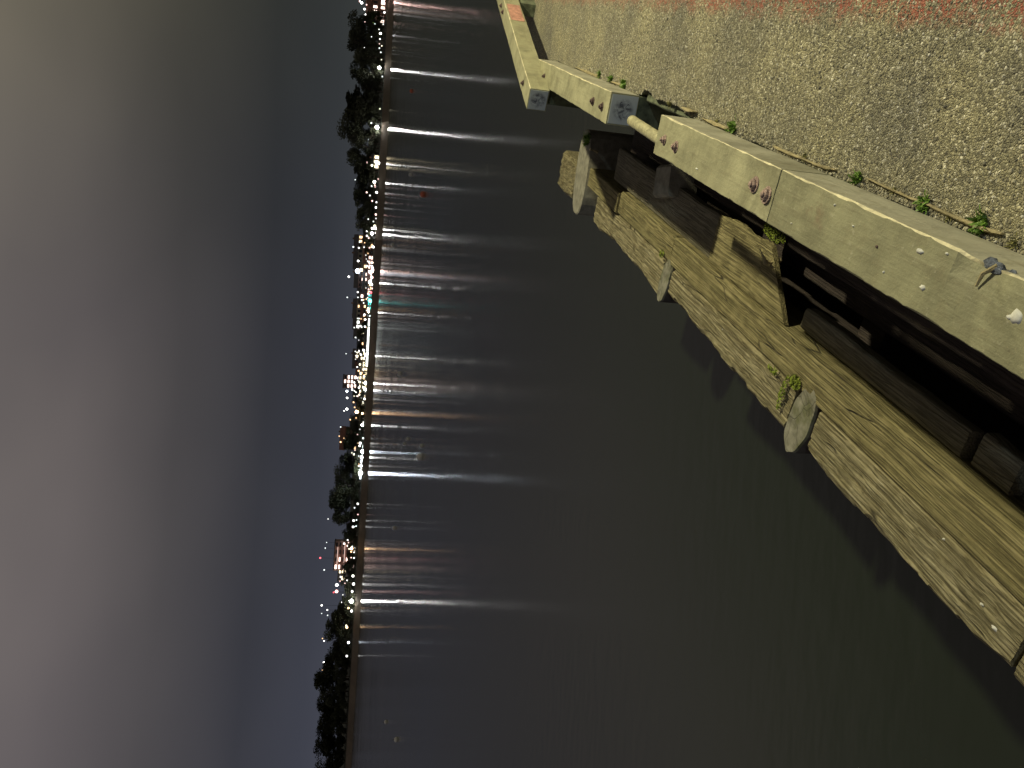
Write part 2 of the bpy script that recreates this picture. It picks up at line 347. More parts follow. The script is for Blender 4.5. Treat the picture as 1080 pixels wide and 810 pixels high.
# ---------------------------------------------------------------- timber builder
def timber(s0, s1, p0, p1, z0, z1, seed=1, step=.03, nac=8, jag_in=.0, jag_out=.0, ch=.006, rough=.001, shape=None, arris=False):
    """a baulk along local x: one closed mesh with chamfered arrises, ragged sides where asked"""
    bm = bmesh.new(); n = max(2, int((s1 - s0) / step)); rows = []
    for i in range(n + 1):
        s = s0 + (s1 - s0) * i / n
        a = p0 + jag_in * (fb(s, seed, 2.2, 5)); b_ = p1 + (jag_out * fb(s, seed + 50, 1.5, 4) if jag_out else 0)
        if jag_out: b_ += jag_out * .6 * (math.floor(3 * nz1(s, seed + 80, 2.6)) / 3)
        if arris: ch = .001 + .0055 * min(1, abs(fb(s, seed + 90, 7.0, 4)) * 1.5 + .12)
        pts = [(a, z0), (a, z1 - ch), (a + ch, z1)]
        for k in range(1, nac): pts.append((a + ch + (b_ - a - 2 * ch) * k / nac, z1))
        pts += [(b_ - ch, z1), (b_, z1 - ch), (b_ + (jag_out * .4 * fb(s, seed + 31, 4, 3)), z0 * .5 + z1 * .5), (b_ - jag_out * .4, z0)]
        row = []
        for q, (y, z) in enumerate(pts):
            dz = rough * noise.noise(Vector((s * 9, y * 40, seed))) * (1 if 0 < q < len(pts) - 1 else 0)
            v = [s, y, z + dz]
            if shape: v = shape(v, q)
            row.append(bm.verts.new(v))
        rows.append(row)
    for r1, r2 in zip(rows, rows[1:]):
        m_ = len(r1)
        for i in range(m_):
            fc = bm.faces.new((r1[i], r1[(i + 1) % m_], r2[(i + 1) % m_], r2[i]))
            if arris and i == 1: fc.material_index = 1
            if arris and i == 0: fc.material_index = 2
    bm.faces.new(rows[0]); bm.faces.new(rows[-1][::-1])
    return bm

# kerb (bull rail) beams -------------------------------------------------
def bolt_bm(r=.026, h=.02, seed=0):
    bm = bmesh.new()
    loft(bm, [ring(bm, (0, 0, 0), (0, 0, 1), r, 14), ring(bm, (0, 0, .004), (0, 0, 1), r, 14), ring(bm, (0, 0, .0045), (0, 0, 1), r * .97, 14)])
    loft(bm, [ring(bm, (0, 0, .004), (0, 0, 1), r * .70, 6), ring(bm, (0, 0, .013), (0, 0, 1), r * .70, 6), ring(bm, (0, 0, .016), (0, 0, 1), r * .60, 6)])
    loft(bm, [ring(bm, (.001, 0, .015), (0, 0, 1), r * .36, 10), ring(bm, (.001, 0, .022), (0, 0, 1), r * .34, 10), ring(bm, (.001, 0, .024), (0, 0, 1), r * .22, 10)])
    return bm
BOLT = []
def bolt(parent, s, p, z, r=.03, mt='rust'):
    me = next((b_ for b_ in BOLT if abs(b_[0] - r) < 1e-6 and b_[1] == mt), None)
    if me is None:
        o = obj('bolt', bolt_bm(r), M[mt], parent, (s, p, z)); BOLT.append((r, mt, o.data))
    else:
        o = bpy.data.objects.new('bolt', me[2]); COL.objects.link(o); o.parent = parent; o.location = (s, p, z)
    o.rotation_euler = (R.uniform(-.1, .1), R.uniform(-.1, .1), R.uniform(0, 6)); return o
KT, KB = .28, .105
def kerb(s0, s1, seed, mt, label, shape=None, step=.03):
    t = empty('kerb_beam', W(s0, 0, KB), WROT); tag(t, label, 'timber kerb', 'timber kerb beams along the wharf edge')
    sh = (lambda v, q: shape([v[0] + s0, v[1], v[2]], q)) if shape else None
    def f(v, q):
        v[1] += .002 * nz1(v[0], seed + 3, 3) ; v[2] += .0025 * nz1(v[0], seed + 5, 2.0)
        if q in (1, 2, 3): v[1] += .0025 * fb(v[0], seed + 6, 9); v[2] -= .002 * abs(fb(v[0], seed + 8, 11))
        if sh: v = sh(v, q); v[0] -= s0
        return v
    bm = timber(0, s1 - s0, 0, .181, 0, KT - KB, seed, step, 6, ch=.0055, rough=.0012, shape=f, arris=True)
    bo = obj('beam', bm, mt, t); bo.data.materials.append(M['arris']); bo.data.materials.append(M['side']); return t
def notch(v, q):
    s = v[0]; d = max(0, 1 - abs(s - 1.43) / .085)
    d = d ** .6 if d > 0 else 0
    if q <= 5:
        k = [0, .010, .019, .015, .008, .003][q] * d * (1 + .5 * nz1(s, 3, 30))
        if q >= 1: v[2] -= k
        if q in (1, 2): v[1] += k * .8
    return v
kA = kerb(-1.2, 2.405, 3, M['kerb_grey'], 'nearest grey green kerb beam with gouged edge and white spots', notch, .015)
kB = kerb(2.410, 3.66, 5, M['kerb'], 'kerb beam with two pairs of rusty bolts and pipe at its end')
kC = kerb(4.58, 7.02, 8, M['kerb'], 'kerb beam with blue grey end beyond the gap')
bolt(kB, 3.545 - 2.41, .098, KT - KB, .024, 'rust'); bolt(kB, 3.385 - 2.41, .101, KT - KB, .026, 'rust')
bolt(kB, 2.56 - 2.41, .086, KT - KB, .030, 'rust'); bolt(kB, 2.455 - 2.41, .098, KT - KB, .031, 'rust')
for s in (4.95, 4.72, 6.62, 6.78): bolt(kC, s - 4.58, .10 + R.uniform(-.01, .01), KT - KB, .026, 'rust_dark')
# end plate of the beam beyond the gap
bm = bmesh.new(); box(bm, -.003, .0, -.082, .082, -.082, .078)
e = obj('end_face', bm, M['end'], kC, (-.0025, .0905, .0875))
# white droppings and the gouge
def blob(parent, s, p, z, rx, ry, seed, mt='white', name='dropping'):
    bm = bmesh.new(); n = 16; c = bm.verts.new((0, 0, .0035)); rg = []
    for i in range(n):
        a = 2 * pi * i / n; k = 1 + .45 * noise.noise(Vector((cos(a) * 1.5, sin(a) * 1.5, seed)))
        rg.append(bm.verts.new((rx * k * cos(a), ry * k * sin(a), .0)))
    lo = [bm.verts.new((v.co.x, v.co.y, -.004)) for v in rg]
    for i in range(n): j = (i + 1) % n; bm.faces.new((c, rg[i], rg[j])); bm.faces.new((rg[i], lo[i], lo[j], rg[j]))
    return obj(name, bm, M[mt], parent, (s, p, z + .001), smooth=True)
zk = KT - KB
for s, p, rx, ry, sd in ((1.64, .042, .013, .006, 1), (1.584, .116, .010, .006, 2), (1.294, .077, .017, .014, 3), (1.31, .083, .008, .005, 12), (1.93, .06, .004, .003, 4), (2.05, .03, .004, .003, 5), (1.74, .13, .004, .003, 6), (1.55, .02, .005, .003, 7), (2.25, .14, .005, .002, 8)):
    blob(kA, s + 1.2, p, zk, rx, ry, sd)
blob(kA, 1.802 + 1.2, .08, zk, .005, .004, 9, 'rust_dark', 'bolt_hole')
blob(kB, 3.1 - 2.41, .14, zk, .012, .003, 11)
# rusty spike and dark stained lump of metal in the gouge
bm = bmesh.new(); tube(bm, [(-.02, -.012, -.004), (0, .014, .006), (.006, .045, .004)], [.006, .005, .003], 6); obj('spike', bm, M['splinter'], kA, (1.425 + 1.2, .012, zk - .006))
M['steel_blue'] = plain('blue_black_iron', (.13, .15, .19), .5, .3, .8, 70, .7)
bm = bmesh.new()
for k in range(9):
    c = Vector((R.uniform(-.07, .06), R.uniform(-.004, .03), R.uniform(-.006, .003))); bmesh.ops.create_icosphere(bm, subdivisions=1, radius=R.uniform(.008, .016), matrix=Matrix.Translation(c) @ Matrix.Diagonal((1.5, 1, .5, 1)))
obj('iron_fitting', bm, M['steel_blue'], kA, (1.43 + 1.2, .006, zk - .014))

# raised beam past the corner ------------------------------------------
t = empty('kerb_beam', (b3a.x, b3a.y, .275), atan2(b3d.y, b3d.x)); tag(t, 'raised kerb beam past the corner with worn pink paint patch', 'timber kerb', 'timber kerb beams along the wharf edge')
obj('beam', timber(0, 5.2, 0, .17, 0, .16, 21, .05, 6, ch=.008, rough=.0012, shape=lambda v, q: [v[0], v[1] + (.004 * fb(v[0], 4, 5) if q < 4 else 0), v[2] + .004 * nz1(v[0], 2, 1.5)], arris=True), M['kerb'], t)
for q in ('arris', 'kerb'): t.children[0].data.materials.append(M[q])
bolt(t, .33, .09, .16, .026, 'rust_dark'); bolt(t, 2.30, .085, .16, .026, 'rust_dark'); bolt(t, 2.12, .09, .16, .026, 'rust_dark')
bm = timber(0, .47, -.003, .0, 0, .13, 3, .02, 2, ch=.0008); obj('paint_patch', bm, M['pinkpaint'], t, (1.62, 0, .014))
bm = bmesh.new(); box(bm, -.003, 0, -.078, .078, -.072, .072); obj('end_face', bm, M['end'], t, (-.0025, .085, .079))

# blocks beneath the beams ---------------------------------------------
def block(s0, s1, label, z0=-.2, z1=.1035, p0=.006, p1=.172, mt='green_block'):
    bm = timber(0, s1 - s0, p0, p1, z0, z1, int(s0 * 9) + 2, .04, 3, .006, .006, .008, .003)
    tag(obj('support_block', bm, M[mt], loc=W(s0, 0, 0), rz=WROT), label, 'support block', 'blocks under the kerb beams')
block(4.60, 4.92, 'mossy dark block under the blue grey beam end')
block(3.32, 3.62, 'dark block under the beam end carrying the pipe')
block(2.25, 2.56, 'dark block under the joint of the two near beams')
block(6.55, 6.95, 'dark block under the far end of the second beam')
block(1.1, 1.4, 'dark block under the gouged edge of the nearest beam')
for d0, w_ in ((.1, 'left end of the raised beam past the corner'), (2.3, 'raised beam by its bolt pair at the picture edge')):
    bm = bmesh.new(); box(bm, 0, .3, .03, .15, -.45, -.002); q = b3a + b3d * d0
    tag(obj('support_block', bm, M['green_block'], loc=(q.x, q.y, .275), rz=atan2(b3d.y, b3d.x)), 'dark block under the ' + w_, 'support block', 'blocks under the kerb beams')

block(3.665, 4.59, 'mossy edge board between the two beam ends below the pipe', -.2, .055, -.05, .03)

# pipe in the gap ---------------------------------------------------------
bm = bmesh.new(); a = Vector((0, 0, 0)); L_ = .72
for r_, fl in ((.031, 1), (.025, 0)): pass
o1 = ring(bm, (0, 0, 0), (1, 0, 0), .030, 20); i1 = ring(bm, (0, 0, 0), (1, 0, 0), .024, 20)
o2 = ring(bm, (L_, 0, 0), (1, 0, 0), .030, 20); i2 = ring(bm, (L_, 0, 0), (1, 0, 0), .024, 20)
o15 = ring(bm, (L_ - .004, 0, 0), (1, 0, 0), .031, 20)
for q in range(20):
    j = (q + 1) % 20
    for A, B in ((o1, o2), (i2, i1), (o2, i2), (i1, o1)): bm.faces.new((A[q], A[j], B[j], B[q]))
for v_ in o15: bm.verts.remove(v_)
pp = obj('steel_pipe', bm, M['pipe'], loc=W(3.645, .142, .192), rz=WROT, smooth=False); pp.rotation_euler.z = WROT - .03; pp.rotation_euler.y = .0
tag(pp, 'short pale steel pipe bridging the gap between beams', 'pipe')

# edging strips against the gravel -------------------------------------
for i, (s0, s1, p0, z, lab, mt) in enumerate(((1.62, 2.22, -.055, .052, 'weathered edging strip beside the nearest weeds', 'splinter'), (2.40, 2.86, -.042, .068, 'split pale edging strip beside the butt joint of the beams', 'splinter'),
        (3.28, 3.62, -.030, .064, 'thin yellow edging strip by the bolted beam end', 'splinter'), (3.70, 3.86, -.062, .075, 'short upright wood chip in the gap', 'splinter'),
        (4.95, 5.35, -.030, .078, 'pale edging strip beside the beam past the gap', 'splinter'), (5.6, 6.4, -.03, .075, 'long pale edging strip near the corner', 'splinter'))):
    bm = timber(0, s1 - s0, 0, .012, -.06, 0, 30 + i, .008, 4, .008, .012, .004, .004, shape=lambda v, q, n_=s1 - s0: [v[0], v[1] * (min(1, (v[0] + .01) / .08) * min(1, (n_ + .01 - v[0]) / .12)) ** .5, v[2]])
    o = obj('edging_strip', bm, M[mt], loc=W(s0, p0 * .5, PZ + (.012 if i != 3 else .03)), rz=WROT + R.uniform(-.01, .01)); tag(o, lab, 'edging strip', 'wooden edging strips')
bm = timber(0, .55, -.004, .0, -.02, .0, 4, .02, 2, ch=.0005); 

# lower fender timbers ----------------------------------------------------
FT = -.5
def lowbeam(name, s0, s1, p0, p1, zt, th, mt, label, cat, seed, ji=0, jo=0, group=None, step=.02, ch=.01, rough=.004, nac=8, shape=None):
    bm = timber(0, s1 - s0, p0, p1, -th, 0, seed, step, nac, ji, jo, ch, rough, shape)
    return tag(obj(name, bm, M[mt], loc=W(s0, 0, zt), rz=WROT), label, cat, group)
g = 'fender timbers outside the wharf'
def taper_end(n_, k=.3):
    def f(v, q):
        return v
    return f
lowbeam('fender_timber', .2, 5.02, .925, 1.125, FT, .27, 'fender', 'long grained fender timber between the two grey pile tops', 'fender timber', 41, .006, .0, g)
lowbeam('fender_timber', 5.03, 6.42, .93, 1.12, FT - .003, .27, 'fender', 'fender timber length inside the small grey pile top', 'fender timber', 42, .007, .0, g)
lowbeam('fender_timber', 6.44, 7.5, .95, 1.13, FT + .01, .27, 'fender', 'far short fender timber with a sawn joint', 'fender timber', 43, .006, .0, g)
# rotten outer timbers, notched around the piles
lowbeam('outer_timber', .2, 1.50, 1.13, 1.36, FT - .02, .2, 'rotten', 'rotten outer timber end with a white dropping, nearest the camera', 'outer timber', 51, .004, .03, 'rotten outer timbers', .012, .02, .009, 14)
lowbeam('outer_timber', 1.52, 2.87, 1.13, 1.36, FT - .012, .2, 'rotten', 'rotten ragged outer timber before the large grey pile top', 'outer timber', 52, .004, .035, 'rotten outer timbers', .012, .02, .009, 14)
lowbeam('outer_timber', 3.09, 4.94, 1.13, 1.37, FT - .008, .2, 'rotten', 'pale splintered outer timber between the two pile tops', 'outer timber', 53, .004, .045, 'rotten outer timbers', .012, .03, .010, 14)
lowbeam('outer_timber', 5.14, 7.15, 1.13, 1.40, FT - .014, .2, 'rotten', 'cracked outer timber beyond the small pile top', 'outer timber', 54, .004, .035, 'rotten outer timbers', .012, .03, .010, 14)
lowbeam('outer_timber', 8.12, 8.86, 1.02, 1.44, FT - .01, .22, 'rotten', 'broken timber stub at the far end past the cross timber', 'outer timber', 55, .03, .03, 'rotten outer timbers', .015, .04, .02, 14)
# cross timber at the far corner, rounded ends
bm = bmesh.new(); pts = []
for k in range(28):
    a = 2 * pi * k / 28; ex = cos(a); ey = sin(a)
    pts.append((.22 * math.copysign(abs(ex) ** .8, ex), .43 * math.copysign(abs(ey) ** .75, ey)))
lo = [bm.verts.new((x, y, -.5)) for x, y in pts]; hi = [bm.verts.new((x, y, -.01)) for x, y in pts]; hi2 = [bm.verts.new((x * .95, y * .97, 0)) for x, y in pts]
loft(bm, [lo, hi, hi2]); o = obj('cross_timber', bm, M['pile'], loc=W(7.82, 1.06, FT + .015), rz=WROT + .1)
tag(o, 'grey round ended cross timber at the far corner', 'cross timber')
# inner planks, lower and half in shade
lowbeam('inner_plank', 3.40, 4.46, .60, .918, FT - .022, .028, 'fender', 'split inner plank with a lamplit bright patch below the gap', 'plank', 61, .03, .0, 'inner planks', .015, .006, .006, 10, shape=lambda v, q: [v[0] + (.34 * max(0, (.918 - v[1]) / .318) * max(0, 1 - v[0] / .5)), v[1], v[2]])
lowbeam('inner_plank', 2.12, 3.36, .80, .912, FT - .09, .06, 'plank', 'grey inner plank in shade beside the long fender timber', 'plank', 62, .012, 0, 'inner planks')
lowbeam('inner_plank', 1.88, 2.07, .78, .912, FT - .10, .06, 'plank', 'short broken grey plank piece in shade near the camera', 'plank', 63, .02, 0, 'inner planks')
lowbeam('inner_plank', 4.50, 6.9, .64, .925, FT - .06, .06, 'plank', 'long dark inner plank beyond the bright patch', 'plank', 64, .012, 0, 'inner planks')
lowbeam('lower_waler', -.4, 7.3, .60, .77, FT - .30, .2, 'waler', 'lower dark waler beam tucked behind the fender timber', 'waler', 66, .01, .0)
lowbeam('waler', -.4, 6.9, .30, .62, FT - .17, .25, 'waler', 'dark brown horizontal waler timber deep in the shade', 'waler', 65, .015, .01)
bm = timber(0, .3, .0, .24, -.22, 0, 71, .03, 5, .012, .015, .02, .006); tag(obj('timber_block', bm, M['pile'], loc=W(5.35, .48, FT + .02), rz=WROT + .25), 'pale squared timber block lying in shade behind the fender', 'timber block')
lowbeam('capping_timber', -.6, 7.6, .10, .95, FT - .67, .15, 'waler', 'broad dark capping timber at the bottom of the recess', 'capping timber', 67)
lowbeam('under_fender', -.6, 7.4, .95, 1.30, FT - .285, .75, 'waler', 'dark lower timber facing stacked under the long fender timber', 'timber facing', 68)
# dark cross beams down to the waler
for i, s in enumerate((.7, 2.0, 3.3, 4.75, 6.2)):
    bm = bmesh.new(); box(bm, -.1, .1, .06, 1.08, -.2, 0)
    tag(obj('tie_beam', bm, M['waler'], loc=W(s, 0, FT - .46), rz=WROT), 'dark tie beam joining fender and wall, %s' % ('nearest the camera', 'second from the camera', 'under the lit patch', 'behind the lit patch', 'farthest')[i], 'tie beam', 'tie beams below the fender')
# splinter standing at the lit patch
bm = bmesh.new(); tube(bm, [(0, 0, -.05), (.0, .02, .03), (-.02, -.06, .10)], [.018, .014, .002], 5)
tag(obj('wood_splinter', bm, M['splinter'], loc=W(3.70, .66, FT - .02), rz=WROT), 'pale pointed splinter sticking up at the lit patch', 'splinter')
bm = bmesh.new(); tube(bm, [(0, 0, -.05), (.0, -.02, .03), (-.12, -.05, .06)], [.02, .014, .002], 5)
tag(obj('wood_splinter', bm, M['splinter'], loc=W(7.55, .80, FT), rz=WROT), 'pale splinter beside the weed at the far corner', 'splinter')

# piles
def pile(s, p, r, zt, tilt, label, seed):
    t = empty('pile', W(s, p, -4.2), WROT); tag(t, label, 'pile', 'round piles along the fender')
    bm = bmesh.new(); n = 56; H_ = zt + 4.2; rs = []
    def rg(z, k, sl=0):
        out = []
        for i in range(n):
            a = 2 * pi * i / n; q = r * k * (1 + .07 * noise.noise(Vector((cos(a) * 2.6, sin(a) * 2.6, seed))))
            x = q * cos(a) * .50 + q * sin(a) * .10; y = q * sin(a); out.append(bm.verts.new((x, y, z + sl * y + (tilt * x if sl or z > H_ - .2 else 0))))
        return out
    rs = [rg(0, 1.0), rg(H_ - .3, 1.0), rg(H_ - .012, 1.0)]
    loft(bm, rs, False); obj('shaft', bm, M['pile_dark'], t)
    bm = bmesh.new(); rs = [rg(H_ - .012, 1.0), rg(H_ + .002, .97)]; loft(bm, rs); obj('pile_top', bm, M['pile_end'], t)
pile(2.98, 1.25, .19, FT - .002, .0, 'large grey pile top set in the fender with moss on one side', 1)
pile(5.04, 1.26, .17, FT - .002, .0, 'smaller grey pile top further along the fender', 2)
pile(1.22, 1.50, .17, FT - .18, .0, 'low purple grey pile top at the near end', 3)

# ---------------------------------------------------------------- droppings on fender
for s, p, rx, ry, sd in ((1.62, 1.27, .018, .010, 21), (1.70, 1.24, .009, .004, 22), (1.95, 1.16, .006, .005, 23), (2.03, 1.03, .003, .003, 24), (4.0, 1.2, .006, .006, 25)):
    bm = bmesh.new(); n = 12; zz = 0
    c = bm.verts.new((0, 0, .006)); rg = [bm.verts.new((rx * cos(2 * pi * i / n) * (1 + .4 * noise.noise(Vector((cos(i), sin(i), sd)))), ry * sin(2 * pi * i / n), -.004)) for i in range(n)]
    for i in range(n): bm.faces.new((c, rg[i], rg[(i + 1) % n]))
    bm.faces.new(rg[::-1])
    tag(obj('bird_dropping', bm, M['white'], loc=W(s, p, FT + (.0 if p < 1.13 else -.008)), rz=WROT), {21: 'largest white bird dropping on the rotten near timber', 22: 'thin white dropping next to the largest one', 23: 'small white dropping on the edge of the near timber', 24: 'tiny white speck on the grained fender timber', 25: 'white speck on the pale splintered timber'}[sd], 'bird dropping', 'bird droppings on the fender')

# ---------------------------------------------------------------- weeds and moss
def tuft(s, p, z, size, n, label, seed, mt='weed', name='weed', flat=.5):
    rr_ = random.Random(seed); bm = bmesh.new()
    for k in range(n):
        a = rr_.uniform(0, 2 * pi); q = rr_.random() ** .6 * size * .6; bx, by = q * cos(a), q * sin(a) * .8
        h_ = size * rr_.uniform(.35, 1.0); lean = rr_.uniform(.1, .9); wd = size * rr_.uniform(.05, .12); a2 = rr_.uniform(0, 2 * pi)
        dx, dy = cos(a2), sin(a2); prev = None
        for i in range(5):
            f_ = i / 4; x = bx + dx * lean * h_ * f_ ** 1.5; y = by + dy * lean * h_ * f_ ** 1.5; zz = h_ * f_ * (1 - flat * lean * f_) - .004
            ww = wd * sin(pi * min(.97, .18 + f_ * .8)); A = bm.verts.new((x - dy * ww, y + dx * ww, zz)); B = bm.verts.new((x + dy * ww, y - dx * ww, zz))
            if prev: bm.faces.new((prev[0], prev[1], B, A))
            prev = (A, B)
    o = obj(name, bm, M[mt], loc=W(s, p, z), rz=rr_.uniform(0, 6)); return tag(o, label, 'weed' if mt != 'moss' else 'moss', 'weeds in the pavement edge' if mt != 'moss' else 'moss on the fender timbers')
tuft(1.70, -.026, PZ, .042, 90, 'green weed nearest the camera beside the gouged beam', 1)
tuft(1.93, -.022, PZ, .038, 70, 'weed second nearest the camera at the gravel edge', 2)
tuft(2.27, -.02, PZ, .038, 50, 'small dark weed level with the beam joint', 3)
tuft(3.26, -.025, PZ, .050, 60, 'low weed beside the thin yellow edging strip', 4)
tuft(4.98, -.02, PZ, .055, 60, 'bushy weed beside the blue grey beam end', 5)
tuft(5.30, -.026, PZ, .045, 50, 'low weed midway along the second beam', 6)
tuft(5.62, -.026, PZ, .045, 50, 'low weed farther along the second beam', 7)
DR = random.Random(8)
for s_, lb in ((1.45, 'beside the gouge itself'), (1.58, 'just before the nearest green weed'), (1.82, 'between the two nearest weeds'), (2.08, 'left of the small dark weed'), (2.62, 'beside the split edging strip'), (3.45, 'beside the bolted end strip'), (4.1, 'in the gap behind the pipe'), (5.15, 'between the bushy weed and its neighbour'), (5.9, 'by the long strip near the corner')):
    tuft(s_, -.014 - .01 * DR.random(), PZ, DR.uniform(.018, .032), 34, 'small half dead grass sprig ' + lb, int(s_ * 100), 'dry', 'weed')
tuft(7.75, .72, FT + .0, .11, 60, 'yellow green weed growing at the far corner below the kerb', 8)
def mosspad(s, p, z, rx, ry, label, seed, n=300):
    rr_ = random.Random(seed); bm = bmesh.new()
    for k in range(n):
        a = rr_.uniform(0, 2 * pi); q = rr_.random() ** .55; x, y = rx * q * cos(a), ry * q * sin(a)
        zz = .02 * (1 - q * q) * rr_.uniform(.3, 1); sz = rr_.uniform(.004, .009); a2 = rr_.uniform(0, 6.3); t_ = rr_.uniform(.2, 1.2)
        u_ = Vector((cos(a2), sin(a2), 0)) * sz; v_ = Vector((-sin(a2) * cos(t_), cos(a2) * cos(t_), sin(t_))) * sz; c = Vector((x, y, zz))
        bm.faces.new([bm.verts.new(c + d_) for d_ in (-u_, v_, u_, -v_ * .3)])
    return tag(obj('moss_patch', bm, M['moss'], loc=W(s, p, z), rz=WROT), label, 'moss', 'moss on the fender timbers')
mosspad(3.10, 1.10, FT + .008, .05, .035, 'bright moss on the landward side of the large pile top', 1, 260)
mosspad(3.17, 1.20, FT + .008, .022, .10, 'moss line along the far side of the large pile top', 2, 180)
mosspad(5.17, 1.10, FT + .006, .04, .03, 'thin moss beside the smaller pile top', 3, 90)
mosspad(3.98, .58, FT - .15, .14, .05, 'moss clump on the dark waler by the lit patch', 4, 420)
mosspad(3.32, 1.14, FT + .004, .06, .02, 'small moss fleck on the pale splintered timber', 5, 60)
bm = bmesh.new(); box(bm, -.13, .13, .50, .66, -.36, -.155); tag(obj('timber_block', bm, M['waler'], loc=W(3.98, 0, FT), rz=WROT), 'dark block on the waler under the moss clump', 'timber block')

# ---------------------------------------------------------------- loose chippings on the pavement
rr_ = random.Random(5); verts = []; faces = []; tones = []
def stone(s, p, r, z=0):
    i0 = len(verts); a0 = rr_.uniform(0, 6.3); n = 5
    k = rr_.uniform(.65, 1.0); t = rr_.random() ** 1.1
    ang = rr_.uniform(0, 6.3); ca, sa_ = cos(ang), sin(ang)
    lay = ((-.2, 1.0), (.35, .92), (.62, .5))
    for zz, q in lay:
        for i in range(n):
            a = a0 + 2 * pi * i / n; rad = r * q * rr_.uniform(.8, 1.15); x = rad * cos(a); y = rad * sin(a) * k
            verts.append((s + x * ca - y * sa_, p + x * sa_ + y * ca, z + zz * r + rr_.uniform(-.08, .08) * r))
    for j in range(2):
        for i in range(n): faces.append((i0 + j * n + i, i0 + j * n + (i + 1) % n, i0 + (j + 1) * n + (i + 1) % n, i0 + (j + 1) * n + i)); tones.append(t)
    faces.append(tuple(i0 + 2 * n + i for i in range(n))); tones.append(t)
for k in range(15000):
    s = 1.3 + 4.4 * rr_.random() ** 1.25; p = -rr_.uniform(.02, .75)
    if p > edge_p(s) - .003: continue
    if nz1(s, 2, 1.2) + noise.noise(Vector((s * 3, p * 3, 1))) + rr_.uniform(-.6, .6) < -.3: continue
    stone(s, p, rr_.uniform(.0022, .0050) * (1.6 if rr_.random() < .04 else 1))
for k in range(2600):                                   # drift of grit against the kerb
    s = rr_.uniform(1.2, 6.2); stone(s, edge_p(s) - abs(rr_.gauss(0, .02)), rr_.uniform(.003, .007))
me = bpy.data.meshes.new('loose_chippings'); me.from_pydata(verts, [], faces); me.materials.append(M['chip'])
at = me.attributes.new('tone', 'FLOAT', 'FACE'); at.data.foreach_set('value', tones)
o = bpy.data.objects.new('loose_chippings', me); COL.objects.link(o); o.location = W(0, 0, PZ); o.rotation_euler.z = WROT
tag(o, 'loose stone chippings scattered over the gravel pavement', None, None, 'stuff')

# ================================================================= FAR SHORE
SHORE = [(-900, 900), (-330, 520), (-236, 464), (-157, 430), (-106, 421), (-42, 411), (18, 404), (68, 384), (130, 392), (235, 472), (330, 560), (900, 1000)]
def shore_y(x):
    for (x0, y0), (x1, y1) in zip(SHORE, SHORE[1:]):
        if x0 <= x <= x1: return y0 + (y1 - y0) * (x - x0) / (x1 - x0)
    return 600
def ray(px, py):                      # direction of a picture point (photo pixels)
    return fw + rt * ((810 - py - 405) / F) - up * ((px - 540) / F)
def far(px, py, back):                # point seen at px,py standing `back` metres behind the shoreline
    d = ray(px, py); t_ = 300.0
    for _ in range(40):
        t_ = (shore_y(d.x * t_) + back) / d.y
    return Vector((0, 0, CAMZ)) + d * t_
WZ = -3.1; LZ = .1
def ground_z(back): return LZ + min(7.5, max(0, back - 6) * .045)
def gpos(px, py, back):
    P = far(px, py, back); return Vector((P.x, P.y, ground_z(back)))
# ground
bm = bmesh.new(); rows = []
xs = [x for x, y in SHORE]; xs2 = []
for a, b_ in zip(xs, xs[1:]):
    for k in range(6): xs2.append(a + (b_ - a) * k / 6)
xs2.append(xs[-1])
for x in xs2:
    y = shore_y(x); rows.append([bm.verts.new((x, y + bk, z)) for bk, z in ((4.2, LZ - 1.2), (4.3, LZ), (40, ground_z(40)), (120, ground_z(120)), (240, ground_z(240)), (1500, ground_z(240)))])
for a, b_ in zip(rows, rows[1:]):
    for i in range(5): bm.faces.new((a[i], b_[i], b_[i + 1], a[i + 1]))
tag(obj('far_shore', bm, M['land']), kind='structure')
bm = bmesh.new(); rows = []
for x in xs2:
    y = shore_y(x); rows.append([bm.verts.new((x, y + bk, z)) for bk, z in ((-.6, WZ - .6), (0.3, WZ + .1), (3.6, LZ - .1), (3.7, LZ + .12), (4.4, LZ + .12), (4.4, LZ - 1.0))])
for a, b_ in zip(rows, rows[1:]):
    for i in range(5): bm.faces.new((a[i], b_[i], b_[i + 1], a[i + 1]))
tag(obj('sea_wall', bm, M['mud']), 'long pale stone sea wall sloping into the water on the far shore', 'sea wall')

